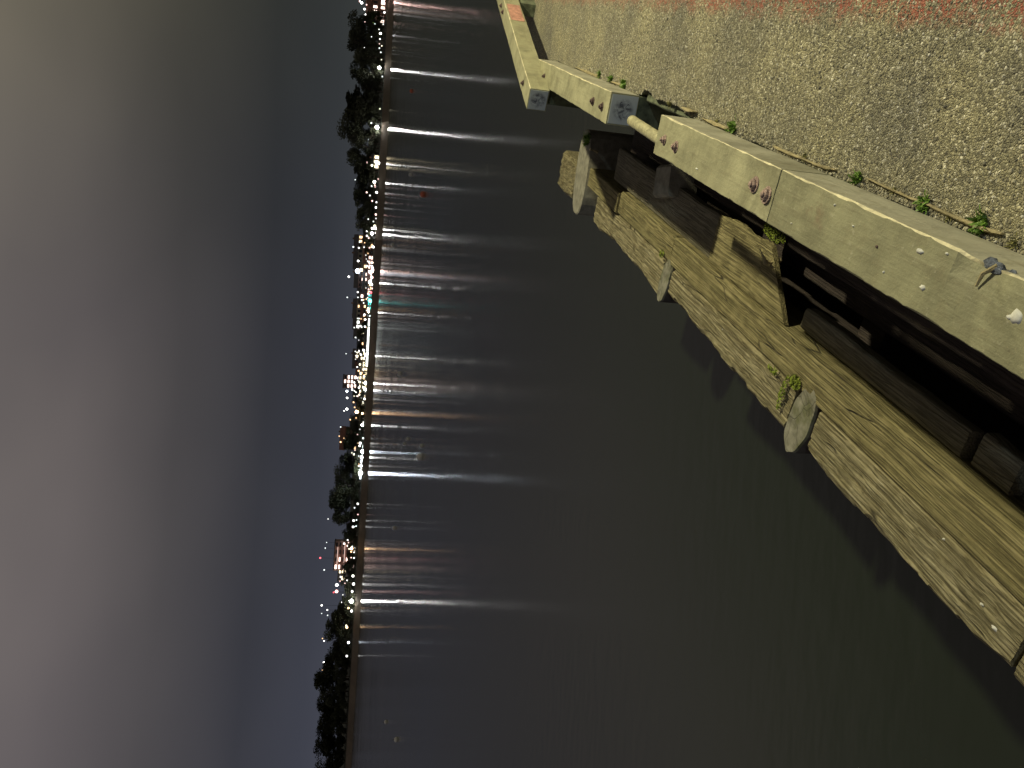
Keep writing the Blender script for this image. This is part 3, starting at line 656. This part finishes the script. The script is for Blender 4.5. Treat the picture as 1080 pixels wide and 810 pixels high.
# trees ------------------------------------------------------------------
M['leaf'] = plain('dark_foliage', (.040, .046, .022), .8, 0, .5, .4)
M['bark'] = plain('bark', (.08, .06, .045), .9, 0, .3, 1.0)
def crown_mesh(kind, seed):
    rr_ = random.Random(seed); bm = bmesh.new(); lobes = []
    if kind == 'round':
        for k in range(13): 
            a = rr_.uniform(0, 6.3); q = rr_.uniform(.05, .36); z = rr_.uniform(.34, .86); q *= 1 - abs(z - .5) * .9
            lobes.append((Vector((q * cos(a), q * sin(a), z)), rr_.uniform(.10, .19)))
    elif kind == 'tall':
        for k in range(13):
            z = .22 + .72 * k / 13; a = rr_.uniform(0, 6.3); q = rr_.uniform(0, .12); lobes.append((Vector((q * cos(a), q * sin(a), z)), .17 * (1.05 - z) + .045))
    else:
        for k in range(16):
            a = rr_.uniform(0, 6.3); q = rr_.uniform(.1, .55); z = rr_.uniform(.18, .78) * (1 - .35 * q); lobes.append((Vector((q * cos(a), q * sin(a), z)), rr_.uniform(.12, .2)))
    for c, r in lobes:
        for k in range(230):
            d = Vector((rr_.gauss(0, 1), rr_.gauss(0, 1), rr_.gauss(0, 1))).normalized() * r * rr_.random() ** .35 * rr_.uniform(.8, 1.15)
            p = c + Vector((d.x, d.y, d.z * .8)); s_ = rr_.uniform(.012, .034)
            n1 = Vector((rr_.gauss(0, 1), rr_.gauss(0, 1), rr_.gauss(0, 1))).normalized(); n2 = n1.orthogonal().normalized()
            bm.faces.new([bm.verts.new(p + q) for q in (-n1 * s_, n2 * s_ * .7, n1 * s_, -n2 * s_ * .7)])
    return bm
PROTO = {}
def tree_proto(kind, seed):
    t = empty('tree', (0, 0, -500)); 
    bm = bmesh.new(); tube(bm, [(0, 0, -.03), (.004, 0, .2), (-.005, .006, .42), (0, 0, .7)], [.028, .02, .014, .004], 7)
    for k in range(5):
        a = k * 1.3 + seed; tube(bm, [(0, 0, .25 + k * .05), (.12 * cos(a), .12 * sin(a), .4 + k * .06), (.24 * cos(a), .24 * sin(a), .5 + k * .06)], [.011, .007, .002], 5)
    obj('trunk', bm, M['bark'], t); obj('crown', crown_mesh(kind, seed), M['leaf'], t)
    return t
used_proto = set()
for kind in ('round', 'tall', 'bushy'):
    for sd in (1, 2): PROTO[(kind, sd)] = tree_proto(kind, sd * 13 + len(kind))
def tree(px_top, py, back, wid, kind, label, group):
    """px_top: how high its top reaches; wid: crown width in metres"""
    base = gpos(395, py, back); base = gpos(390, py, back); top = far(px_top, py, back).z
    # correct for the leaning vertical: stay under the top point
    T = far(px_top, py, back); x, y = T.x, T.y; h = max(3.0, top - ground_z(back))
    key = (kind, R.choice((1, 2)))
    src = PROTO[key]
    if key not in used_proto: used_proto.add(key); o = src
    else: o = copy_tree(src)
    o.location = (x, y, ground_z(back)); o.rotation_euler.z = R.uniform(0, 6.3)
    kw = {'round': .8, 'tall': .40, 'bushy': 1.1}[kind]; sx_ = wid * 1.22 / kw
    o.scale = (sx_, sx_, h / (.95 if kind != 'bushy' else .86)); tag(o, label, 'tree', group); return o
TG = 'trees along the far shore'
TREES = [ # top px, y px, back, width m, kind, label
 (366, 30, 22, 20, 'round', 'dark round tree behind the bright lamps at the right end'),
 (364, 44, 25, 18, 'bushy', 'wide dark tree next to the green lamp'),
 (372, 60, 20, 16, 'round', 'medium dark tree behind the lamp posts right of the headland'),
 (369, 76, 22, 15, 'round', 'dark tree just left of the second bright shore lamp'),
 (374, 92, 20, 14, 'bushy', 'low spreading tree between two bright shore lamps'),
 (364, 106, 24, 15, 'tall', 'narrow tree beside the tallest round tree'),
 (361, 122, 26, 18, 'round', 'broad dark tree at the top of the headland group'),
 (357, 138, 24, 20, 'round', 'tallest round tree of the right headland'),
 (361, 152, 24, 17, 'bushy', 'spreading tree sloping down beside the tallest round tree'),
 (373, 178, 20, 9, 'tall', 'dark narrow tree left of the pink lamp'),
 (375, 190, 20, 11, 'round', 'small round tree over the row of white lamps'),
 (372, 204, 24, 12, 'round', 'rounded tree in the middle of the low wood'),
 (373, 217, 22, 11, 'bushy', 'bushy low tree in the low wood'),
 (375, 230, 22, 11, 'round', 'round tree at the left end of the low wood'),
 (380, 246, 30, 9, 'bushy', 'small bush tree before the town lights'),
 (384, 262, 28, 8, 'round', 'small tree beside the flood light mast'),
 (382, 342, 24, 8, 'round', 'small tree behind the long white pavilion'),
 (375, 352, 45, 12, 'bushy', 'dark tree behind the right half of the white pavilion'),
 (376, 366, 45, 12, 'round', 'dark tree over the left half of the white pavilion'),
 (371, 418, 24, 11, 'round', 'dark tree between the lit tower and the orange lamp'),
 (374, 430, 22, 10, 'bushy', 'low dark tree right of the orange lamp'),
 (368, 444, 26, 12, 'round', 'round dark tree left of the orange lamp'),
 (364, 456, 28, 13, 'bushy', 'dark bushy tree behind the orange cluster'),
 (361, 468, 28, 13, 'round', 'dark round tree before the bright quay lamps'),
 (358, 484, 26, 13, 'round', 'tree rising towards the wooded hump'),
 (353, 498, 26, 14, 'round', 'tree at the right shoulder of the wooded hump'),
 (348, 512, 28, 16, 'bushy', 'broad tree at the top of the wooded hump'),
 (346, 526, 26, 16, 'round', 'highest tree of the wooded hump'),
 (350, 540, 24, 13, 'round', 'tree at the left shoulder of the wooded hump'),
 (358, 552, 22, 10, 'bushy', 'low tree at the foot of the wooded hump'),
 (362, 566, 14, 8, 'round', 'small tree in front of the terraced building'),
 (364, 582, 12, 7, 'bushy', 'small bush tree under the red roof light'),
 (361, 600, 14, 8, 'round', 'small round tree left of the terraced building'),
 (358, 614, 14, 10, 'bushy', 'low dark tree right of the twin flood lights'),
 (357, 638, 16, 11, 'round', 'round tree left of the twin flood lights'),
 (352, 648, 18, 10, 'tall', 'narrow tree near the orange window lamp'),
 (343, 660, 20, 15, 'round', 'round topped tree with lamps on both sides'),
 (344, 674, 20, 14, 'bushy', 'spreading tree left of the round topped tree'),
 (350, 688, 18, 12, 'round', 'lower tree before the left wood'),
 (341, 702, 20, 13, 'round', 'tree at the right end of the left wood'),
 (330, 717, 22, 18, 'round', 'tallest tree of the left wood'),
 (331, 730, 24, 17, 'bushy', 'broad tree left of the tallest in the left wood'),
 (334, 744, 22, 16, 'round', 'round dark tree in the middle of the left wood'),
 (331, 757, 22, 17, 'bushy', 'broad dark tree in the left wood over the buoys'),
 (334, 770, 24, 16, 'round', 'dark tree in the left half of the left wood'),
 (332, 784, 22, 17, 'round', 'round tree near the left end of the picture'),
 (333, 800, 24, 17, 'bushy', 'broad tree at the left end of the picture'),
 (331, 814, 22, 18, 'round', 'last tree at the edge of the picture'),
]
for a in TREES: tree(*a, TG)
# shrubs that close the foot of the woods
k = 0
for lo_, hi_, tp in ((20, 165, 386), (170, 250, 388), (405, 475, 380), (480, 560, 372), (560, 655, 370), (655, 700, 362), (695, 815, 352)):
    py = lo_
    while py < hi_:
        tree(tp + R.uniform(-5, 3), py, R.uniform(13, 17), R.uniform(8, 11), 'bushy', 'low dark bush standing along the foot of the shore trees', 'bushes at the foot of the shore trees'); py += R.uniform(8, 11)

# lamps -----------------------------------------------------------------
LC = {'w': (1, .985, .94), 'b': (.80, .90, 1), 'p': (1, .62, .55), 'o': (1, .60, .30), 'y': (1, .92, .66), 'g': (.55, 1, .20), 't': (.10, .85, .80), 'r': (1, .12, .15), 'd': (.75, .82, .80)}
LN = {'w': 'white', 'b': 'bluish white', 'p': 'pink', 'o': 'orange', 'y': 'yellow', 'g': 'green', 't': 'teal', 'r': 'red', 'd': 'dim grey'}
EM = {}
def em(c, s):
    k = (c, round(s))
    if k not in EM: EM[k] = emis('lamp_%s' % LN[c].replace(' ', '_'), LC[c], s)
    return EM[k]
M['iron'] = plain('lamp_iron', (.05, .05, .05), .6, .3, .2, 3)
GL = {}
def lamp(px, py, size, c, power, back=8.0, high=False, label=None):
    P = far(px, py, back); gz = ground_z(back)
    power = max(1.7, power * .22) if power < 50 else power * (.45 if c == 'o' else .95)
    if P.z < gz + 1.2: gz = P.z - 2.0 if back > 3 else gz
    name = 'floodlight_mast' if high else 'shore_lamp'
    t = empty(name, (P.x, P.y, gz))
    r = size * .09 + .14
    h = P.z - gz
    bm = bmesh.new(); tube(bm, [(0, 0, -.3), (0, 0, h * .5), (0, 0, h - r)], [.10 + .004 * h, .08, .05], 6); obj('pole', bm, M['iron'], t)
    bm = bmesh.new(); bmesh.ops.create_icosphere(bm, subdivisions=1, radius=r)
    obj('lamp_globe', bm, em(c, power), t, (0, 0, h), smooth=True)
    if label: tag(t, label, 'mast' if high else 'lamp', 'lights of the far shore')
    elif high: tag(t, '%s light high on a thin mast above the trees of the far shore' % LN[c], 'mast', '%s mast lights' % LN[c])
    else: tag(t, '%s %s lamp glowing on a post along the far shore' % ('small' if size < 5.5 else 'bright', LN[c]), 'lamp', '%s %s shore lamps' % ('small' if size < 5.5 else 'bright', LN[c]))
# crop origin y, list of (cx, cy, size, colour, power)
def LS(y0, L_, high=338):
    for a in L_:
        cx, cy, sz, c, pw = a[:5]; px = 320 + cx / 6.75; py = y0 + cy / 6.75
        hi_ = cx < high
        lamp(px, py, sz, c, pw, back=a[5] if len(a) > 5 else (5.2 if px > 415 - 45 * py / 810 - 17 else 30), high=hi_, label=a[6] if len(a) > 6 else None)
LS(0, [(415, 20, 8, 'w', 30), (402, 8, 5, 'p', 20), (435, 65, 6, 'w', 20), (455, 60, 4, 'd', 10), (440, 103, 5, 'w', 20), (567, 5, 7, 'p', 120), (570, 55, 4, 'o', 8), (577, 88, 5, 'w', 20), (500, 158, 6, 'g', 14, 14, 'single yellow green lamp among the dark trees'), (568, 172, 3, 'w', 6),
       (548, 238, 6, 'w', 40), (465, 232, 2, 'w', 5), (545, 278, 4, 'w', 10), (541, 312, 2, 'p', 5), (541, 343, 3, 'd', 8), (551, 372, 3, 'w', 6), (410, 352, 4, 'd', 4), (380, 437, 4, 'd', 4), (541, 482, 7, 'w', 200), (556, 425, 2, 'y', 4), (562, 545, 3, 'd', 5), (365, 765, 3, 'd', 2), (545, 775, 3, 'y', 3)])
LS(120, [(483, 65, 3, 'w', 10), (524, 97, 8, 'w', 230), (390, 317, 4, 'w', 14), (415, 340, 3, 'd', 5), (456, 348, 6, 'p', 40), (456, 315, 3, 'r', 6), (488, 367, 5, 'y', 20), (453, 392, 3, 'y', 6), (520, 350, 4, 'w', 60), (540, 352, 4, 'w', 50), (505, 485, 5, 'w', 70), (486, 515, 3, 'd', 6), (534, 465, 3, 'p', 8), (522, 560, 5, 'w', 30), (520, 630, 3, 'w', 12), (516, 667, 4, 'w', 20), (516, 717, 4, 'p', 16), (518, 745, 3, 'w', 10), (508, 798, 5, 'y', 20), (370, 470, 3, 'd', 2), (465, 180, 3, 'd', 2), (458, 250, 3, 'd', 2)], 300)
LS(240, [(490, 5, 5, 'w', 20), (510, 8, 4, 'w', 90), (488, 42, 6, 'w', 110), (515, 38, 3, 'y', 8), (452, 60, 4, 'w', 14), (497, 138, 5, 'w', 30), (400, 103, 3, 'd', 8), (355, 138, 4, 'd', 8), (395, 145, 4, 'w', 14), (436, 108, 2, 'o', 4), (458, 240, 3, 'w', 10), (390, 238, 5, 'w', 30, 40), (387, 310, 14, 'b', 45, 40, 'brightest blue white floodlight mast above the town'), (323, 350, 5, 'w', 25, 40),
         (487, 275, 4, 'w', 12), (495, 305, 8, 'p', 60), (480, 325, 6, 'p', 30), (490, 355, 5, 'p', 30), (472, 390, 5, 'w', 90), (493, 435, 4, 'p', 20), (480, 462, 6, 'r', 16), (462, 472, 4, 'p', 20), (387, 460, 4, 'w', 14), (388, 497, 3, 'd', 10), (312, 497, 3, 'd', 3),
         (475, 522, 11, 't', 45, 9, 'teal lit sign lamp beside the town quay'), (498, 508, 7, 't', 20, 9, 'smaller teal lamp next to the large teal one'), (462, 578, 6, 'o', 26), (463, 600, 4, 'w', 60), (435, 620, 4, 'w', 18), (440, 655, 4, 'w', 18), (410, 650, 3, 'o', 8), (405, 700, 4, 'w', 14), (390, 712, 4, 'w', 10), (438, 705, 4, 'd', 20), (362, 712, 3, 'd', 4)])
LS(360, [(370, 72, 3, 'd', 8), (395, 73, 3, 'w', 12), (430, 65, 5, 'w', 30), (410, 95, 4, 'w', 16), (445, 100, 5, 'w', 90), (304, 88, 2, 'd', 3), (402, 165, 4, 'y', 16), (383, 183, 3, 'w', 12), (393, 210, 4, 'o', 18), (415, 225, 5, 'o', 8), (432, 250, 4, 'y', 16), (385, 262, 3, 'w', 14), (400, 290, 5, 'y', 16), (440, 297, 6, 'w', 170), (428, 330, 5, 'y', 18), (395, 330, 4, 'w', 20), (440, 345, 5, 'w', 70), (362, 293, 4, 'w', 20),
         (349, 343, 5, 'w', 30), (310, 355, 6, 'b', 40), (374, 362, 3, 'w', 10), (311, 403, 5, 'w', 30), (398, 380, 4, 'y', 12), (435, 410, 5, 'w', 20), (425, 440, 3, 'y', 8), (310, 482, 6, 'w', 40), (290, 495, 3, 'w', 12), (380, 502, 9, 'o', 60, 12, 'large orange lamp shining among dark trees'), (365, 470, 4, 'o', 8), (420, 513, 4, 'o', 52), (375, 545, 3, 'o', 6), (419, 596, 6, 'w', 60), (265, 610, 3, 'd', 4),
         (255, 675, 3, 'o', 8), (290, 690, 4, 'o', 10), (265, 717, 4, 'o', 14), (300, 703, 3, 'w', 8), (405, 725, 6, 'w', 30), (400, 745, 4, 'w', 20), (426, 690, 4, 'd', 14), (422, 785, 9, 'b', 90), (345, 795, 4, 'y', 3)], 330)
LS(480, [(415, 15, 6, 'w', 50), (410, 45, 3, 'b', 20), (410, 75, 6, 'w', 40), (408, 128, 10, 'b', 260), (405, 165, 4, 'b', 20), (387, 347, 5, 'w', 14), (364, 375, 3, 'd', 8), (388, 423, 3, 'p', 6), (357, 466, 5, 'w', 18), (378, 462, 3, 'd', 8), (354, 511, 5, 'w', 24), (375, 505, 3, 'd', 4), (176, 455, 3, 'w', 8, 60), (165, 622, 2, 'd', 2, 60), (315, 605, 4, 'w', 10), (290, 630, 4, 'w', 16), (120, 732, 5, 'r', 14, 60, 'red warning light on a tall mast above the far shore'), (156, 662, 3, 'd', 5, 60), (343, 665, 7, 'o', 52), (340, 688, 4, 'o', 14), (360, 692, 3, 'd', 8), (360, 732, 4, 'd', 8), (340, 730, 3, 'p', 6), (300, 806, 5, 'w', 18)], 260)
LS(590, [(353, 118, 6, 'w', 26), (357, 175, 6, 'w', 40), (347, 228, 5, 'w', 26), (341, 298, 9, 'w', 240), (238, 182, 9, 'w', 28, 30), (236, 228, 9, 'p', 24, 30), (215, 235, 4, 'r', 10, 30), (265, 125, 4, 'w', 12), (262, 155, 3, 'p', 8), (320, 347, 5, 'o', 12), (343, 368, 6, 'w', 20), (130, 327, 5, 'w', 20, 60), (170, 360, 4, 'w', 12, 60), (172, 398, 3, 'd', 10, 60), (148, 75, 4, 'd', 6, 60), (130, 385, 2, 'd', 3, 60), (309, 483, 6, 'o', 40), (305, 470, 3, 'y', 20), (321, 592, 6, 'b', 34), (309, 688, 5, 'w', 20), (147, 580, 4, 'w', 12, 60), (136, 563, 3, 'o', 5, 60), (145, 733, 5, 'w', 24, 60), (135, 790, 3, 'o', 5, 60)], 225)

XR = random.Random(91)
for lo_, hi_, n_, xa, xb in ((250, 312, 22, 383, 394), (312, 336, 9, 380, 391), (338, 405, 16, 374, 388), (390, 428, 16, 372, 386), (428, 480, 8, 368, 384), (480, 506, 10, 374, 384), (564, 640, 12, 360, 376), (195, 250, 8, 386, 397), (0, 60, 9, 380, 404)):
    for k in range(n_):
        px = XR.uniform(xa, xb); lamp(px, XR.uniform(lo_, hi_), XR.uniform(1, 3.6), XR.choice('wwwwydpo'), XR.uniform(6, 14), back=5.3 + XR.random() if px > 384 else XR.uniform(10, 13))

# buildings -------------------------------------------------------------
def wallm(name, c): return plain(name, c, .85, 0, .12, .3)
BM = {'cream': wallm('cream_render', (.42, .38, .30)), 'grey': wallm('grey_render', (.28, .28, .28)), 'pink': wallm('pinkish_render', (.42, .28, .24)), 'brick': wallm('brick_wall', (.26, .15, .10)), 'white': wallm('white_render', (.62, .62, .60))}
M['roof'] = plain('slate_roof', (.08, .075, .075), .8, 0, .3, .5); M['redroof'] = plain('tile_roof', (.20, .09, .06), .85, 0, .3, .5)
WM = {'y': emis('lit_window_yellow', (1, .84, .52), 4.5), 'w': emis('lit_window_white', (.92, 1, .92), 4.0), 'o': emis('lit_window_orange', (1, .62, .32), 3.0), 'p': emis('lit_window_pink', (1, .74, .64), 3.5), 't': emis('lit_window_teal', (.1, .75, .7), 1.5)}
M['pane'] = plain('dark_glass', (.03, .035, .04), .2, 0, .2, 1)
def building(py, back, wid, top_px, depth, wall, label, roof='flat', lit='y', floors=3, bays=6, p_lit=.6, name='building', rseed=1, sp=.55):
    rr_ = random.Random(rseed); T = far(top_px, py, back); gz = ground_z(back) - .5; h = T.z - gz
    hd = atan2(T.x, T.y); t = empty(name, (T.x, T.y, gz), -hd * .6); tag(t, label, 'building', 'small town houses ' + label.split('windows ')[1] if name == 'house' else 'buildings of the far town')
    bh = h if roof == 'flat' else h * .72
    bm = bmesh.new(); box(bm, -wid / 2, wid / 2, 0, depth, 0, bh); obj('wall', bm, BM[wall], t)
    bm = bmesh.new()
    if roof == 'flat': box(bm, -wid / 2 - .3, wid / 2 + .3, -.3, depth + .3, bh + .002, bh + .5)
    elif roof == 'gable':
        vs = [bm.verts.new(q) for q in ((-wid / 2 - .4, -.5, bh), (wid / 2 + .4, -.5, bh), (wid / 2 + .4, depth + .5, bh), (-wid / 2 - .4, depth + .5, bh), (-wid / 2 - .4, depth / 2, h), (wid / 2 + .4, depth / 2, h))]
        for f in ((0, 1, 5, 4), (2, 3, 4, 5), (0, 4, 3), (1, 2, 5), (3, 2, 1, 0)): bm.faces.new([vs[i] for i in f])
    elif roof == 'spire':
        vs = [bm.verts.new(q) for q in ((-wid / 2 - .2, -.2, bh), (wid / 2 + .2, -.2, bh), (wid / 2 + .2, depth + .2, bh), (-wid / 2 - .2, depth + .2, bh), (0, depth / 2, h))]
        for f in ((0, 1, 4), (1, 2, 4), (2, 3, 4), (3, 0, 4), (3, 2, 1, 0)): bm.faces.new([vs[i] for i in f])
    rf = obj('roof', bm, M['roof' if wall != 'brick' else 'redroof'], t)
    if roof == 'gable': bm = bmesh.new(); box(bm, wid * .25, wid * .25 + .9, depth * .4, depth * .6, bh, h + .8); obj('chimney', bm, BM['brick'], rf)
    wbm = bmesh.new(); fw_ = wid / bays; fh = bh / floors; box(wbm, -fw_ * sp / 2, fw_ * sp / 2, -.04, .05, 0, fh * .5)
    me = bpy.data.meshes.new('window'); bmesh.ops.recalc_face_normals(wbm, faces=wbm.faces); wbm.to_mesh(me); wbm.free()
    me2 = me.copy(); me.materials.append(WM[lit]); me2.materials.append(M['pane'])
    for f in range(floors):
        for b_ in range(bays):
            o = bpy.data.objects.new('window', me if rr_.random() < p_lit else me2); COL.objects.link(o); o.parent = t
            o.location = (-wid / 2 + fw_ * (b_ + .5), 0, fh * (f + .3))
    return t
building(8, 26, 16, 386, 10, 'brick', 'lit brick building at the right end of the far shore', 'gable', 'p', 2, 6, .6, rseed=1)
building(170, 10, 7, 391, 6, 'cream', 'small yellow lit boathouse by the pink lamp', 'gable', 'y', 1, 3, 1, rseed=2)
building(262, 30, 14, 383, 9, 'brick', 'brick house under the row of town lamps', 'gable', 'o', 2, 4, .5, rseed=3)
building(284, 22, 15, 388, 9, 'pink', 'low pink lit building on the quay', 'flat', 'p', 2, 6, .8, rseed=4)
building(297, 36, 11, 382, 9, 'cream', 'cream house behind the low pink building', 'gable', 'p', 2, 4, .6, rseed=5)
building(309, 20, 8, 385, 8, 'grey', 'grey quay shed right of the teal sign', 'gable', 'o', 2, 3, .5, rseed=6)
building(318, 15, 9, 388, 8, 'grey', 'teal lit quay building', 'flat', 't', 2, 4, 1, rseed=7)
building(330, 34, 10, 380, 8, 'brick', 'brick house behind the long white pavilion', 'gable', 'o', 2, 4, .6, rseed=8)
# the long white lit pavilion
building(361, 12, 26, 386.5, 7, 'white', 'long white lit glass pavilion on the quay', 'flat', 'w', 1, 13, 1, 'pavilion', 9, .86)
building(383, 26, 14, 377, 9, 'cream', 'yellow lit house left of the long pavilion', 'gable', 'y', 3, 5, .6, rseed=10)
building(396, 18, 14, 379, 9, 'cream', 'cream quay building with yellow windows', 'flat', 'y', 3, 6, .7, rseed=11)
building(402, 60, 8, 362.5, 8, 'pink', 'tall lit pinkish tower rising over the town', 'flat', 'p', 6, 3, .75, 'tower', 12, .7)
building(410, 20, 11, 376, 9, 'grey', 'grey quay building left of the lit tower', 'gable', 'y', 3, 4, .65, rseed=13)
building(422, 24, 8, 378, 8, 'brick', 'brick house right of the orange lamp', 'gable', 'o', 2, 3, .5, rseed=14)
building(462, 70, 14, 358, 9, 'brick', 'hill house with orange windows over the trees', 'gable', 'o', 5, 5, .22, rseed=15)
building(478, 14, 10, 381, 8, 'white', 'white boat shed by the bright quay lamps', 'gable', 'w', 1, 4, .8, rseed=16)
building(494, 13, 10, 380, 7, 'white', 'white kiosk row beside the blue white lamp', 'flat', 'w', 1, 4, .6, rseed=17)
building(586, 30, 17, 353, 12, 'pink', 'tall terraced building with pink lit balconies', 'flat', 'p', 6, 4, .35, rseed=18)
building(606, 32, 8, 357, 10, 'grey', 'grey tower block left of the terraced building', 'flat', 'y', 6, 2, .3, rseed=19)
building(643, 26, 9, 362, 8, 'grey', 'dark house with few lights left of the bright shore lamp', 'gable', 'o', 2, 3, .3, rseed=20)
HP = random.Random(77)
k = 0
for py in (256, 272, 281, 292, 303, 312, 325, 337, 347, 357, 369, 378, 389, 415, 427, 440):
    k += 1; side_ = ('between the town lamps', 'behind the quay buildings', 'on the rising ground')[k % 3]
    building(py, HP.uniform(52, 95), HP.uniform(8, 14), HP.uniform(371, 379), 9, HP.choice(('cream', 'grey', 'brick', 'pink')), 'small dim town house with few lit windows ' + side_, 'gable', HP.choice('yyowp'), 2, 4, HP.uniform(.15, .4), 'house', 100 + k)
M['balcony_lit'] = emis('lit_balcony', (1, .72, .62), .8)
# lit balcony bands of the terraced building
tb = [o for o in COL.objects if o.get('label', '').startswith('tall terraced')][0]
tbh = max(v.co.z for v in [c for c in tb.children if c.name.startswith('wall')][0].data.vertices)
for i, z in enumerate((tbh * .38, tbh * .54, tbh * .70, tbh * .86)):
    bm = bmesh.new(); box(bm, -8.5 + i * .5, 8.5 - i * 1.2, -1.2, -.05, z, z + .35); obj('balcony', bm, M['balcony_lit'] if i in (1, 3) else BM['pink'], tb)

# mooring buoys -----------------------------------------------------------
M['buoy_w'] = plain('white_buoy', (.75, .74, .70), .4, 0, .1, 2); M['buoy_r'] = plain('orange_buoy', (.62, .16, .08), .45, 0, .2, 2)
def buoy(px, py, r, c, label, tall=False):
    d = ray(px, py); t_ = (WZ + r * .45 - CAMZ) / d.z; P = Vector((0, 0, CAMZ)) + d * t_
    t = empty('mooring_buoy', (P.x, P.y, WZ)); tag(t, label, 'buoy', 'mooring buoys on the water')
    bm = bmesh.new(); bmesh.ops.create_uvsphere(bm, u_segments=20, v_segments=12, radius=r, matrix=Matrix.Translation((0, 0, r * .45)) @ Matrix.Diagonal((1, 1, .9, 1)))
    obj('float', bm, M['buoy_r' if c == 'r' else 'buoy_w'], t, smooth=True)
    bm = bmesh.new(); tube(bm, [(0, 0, r * 1.2), (0, 0, r * 1.6)], r * .12, 8); loft(bm, [ring(bm, (0, 0, r * 1.6), (0, 0, 1), r * .25, 10), ring(bm, (0, 0, r * 1.75), (0, 0, 1), r * .25, 10)]); obj('mooring_eye', bm, M['iron'], t)
    if tall: bm = bmesh.new(); tube(bm, [(0, 0, r), (0, 0, r * 4)], r * .12, 6); obj('pole', bm, M['iron'], t)
buoy(443, 482, .30, 'w', 'largest white mooring buoy near the middle of the water')
buoy(430, 463, .20, 'w', 'small white buoy just behind the largest one')
buoy(444.5, 470, .16, 'w', 'smaller pale buoy close to the right of the largest one')
buoy(416, 557, .26, 'w', 'white buoy left of the bright streaks')
buoy(407, 761.5, .24, 'w', 'farther pale buoy of the pair near the left edge')
buoy(418, 780, .24, 'w', 'nearer pale buoy of the pair near the left edge')
buoy(446, 205, .30, 'r', 'orange mooring buoy on the right side of the water')
buoy(434, 96, .30, 'r', 'small orange buoy between two light streaks at right')
buoy(433, 184, .25, 'w', 'grey white buoy near the pinkish light streak')
buoy(421.5, 394, .30, 'w', 'pale buoy left of the broad white streak')
buoy(414.5, 258, .42, 'w', 'white buoy close to the far shore lights')
buoy(403, 305.5, .45, 'w', 'distant white buoy just below the town quay')
buoy(426.5, 468, .18, 'w', 'pale round buoy behind the small white one')
buoy(390, 532, .45, 'w', 'distant pale buoy close under the sea wall')
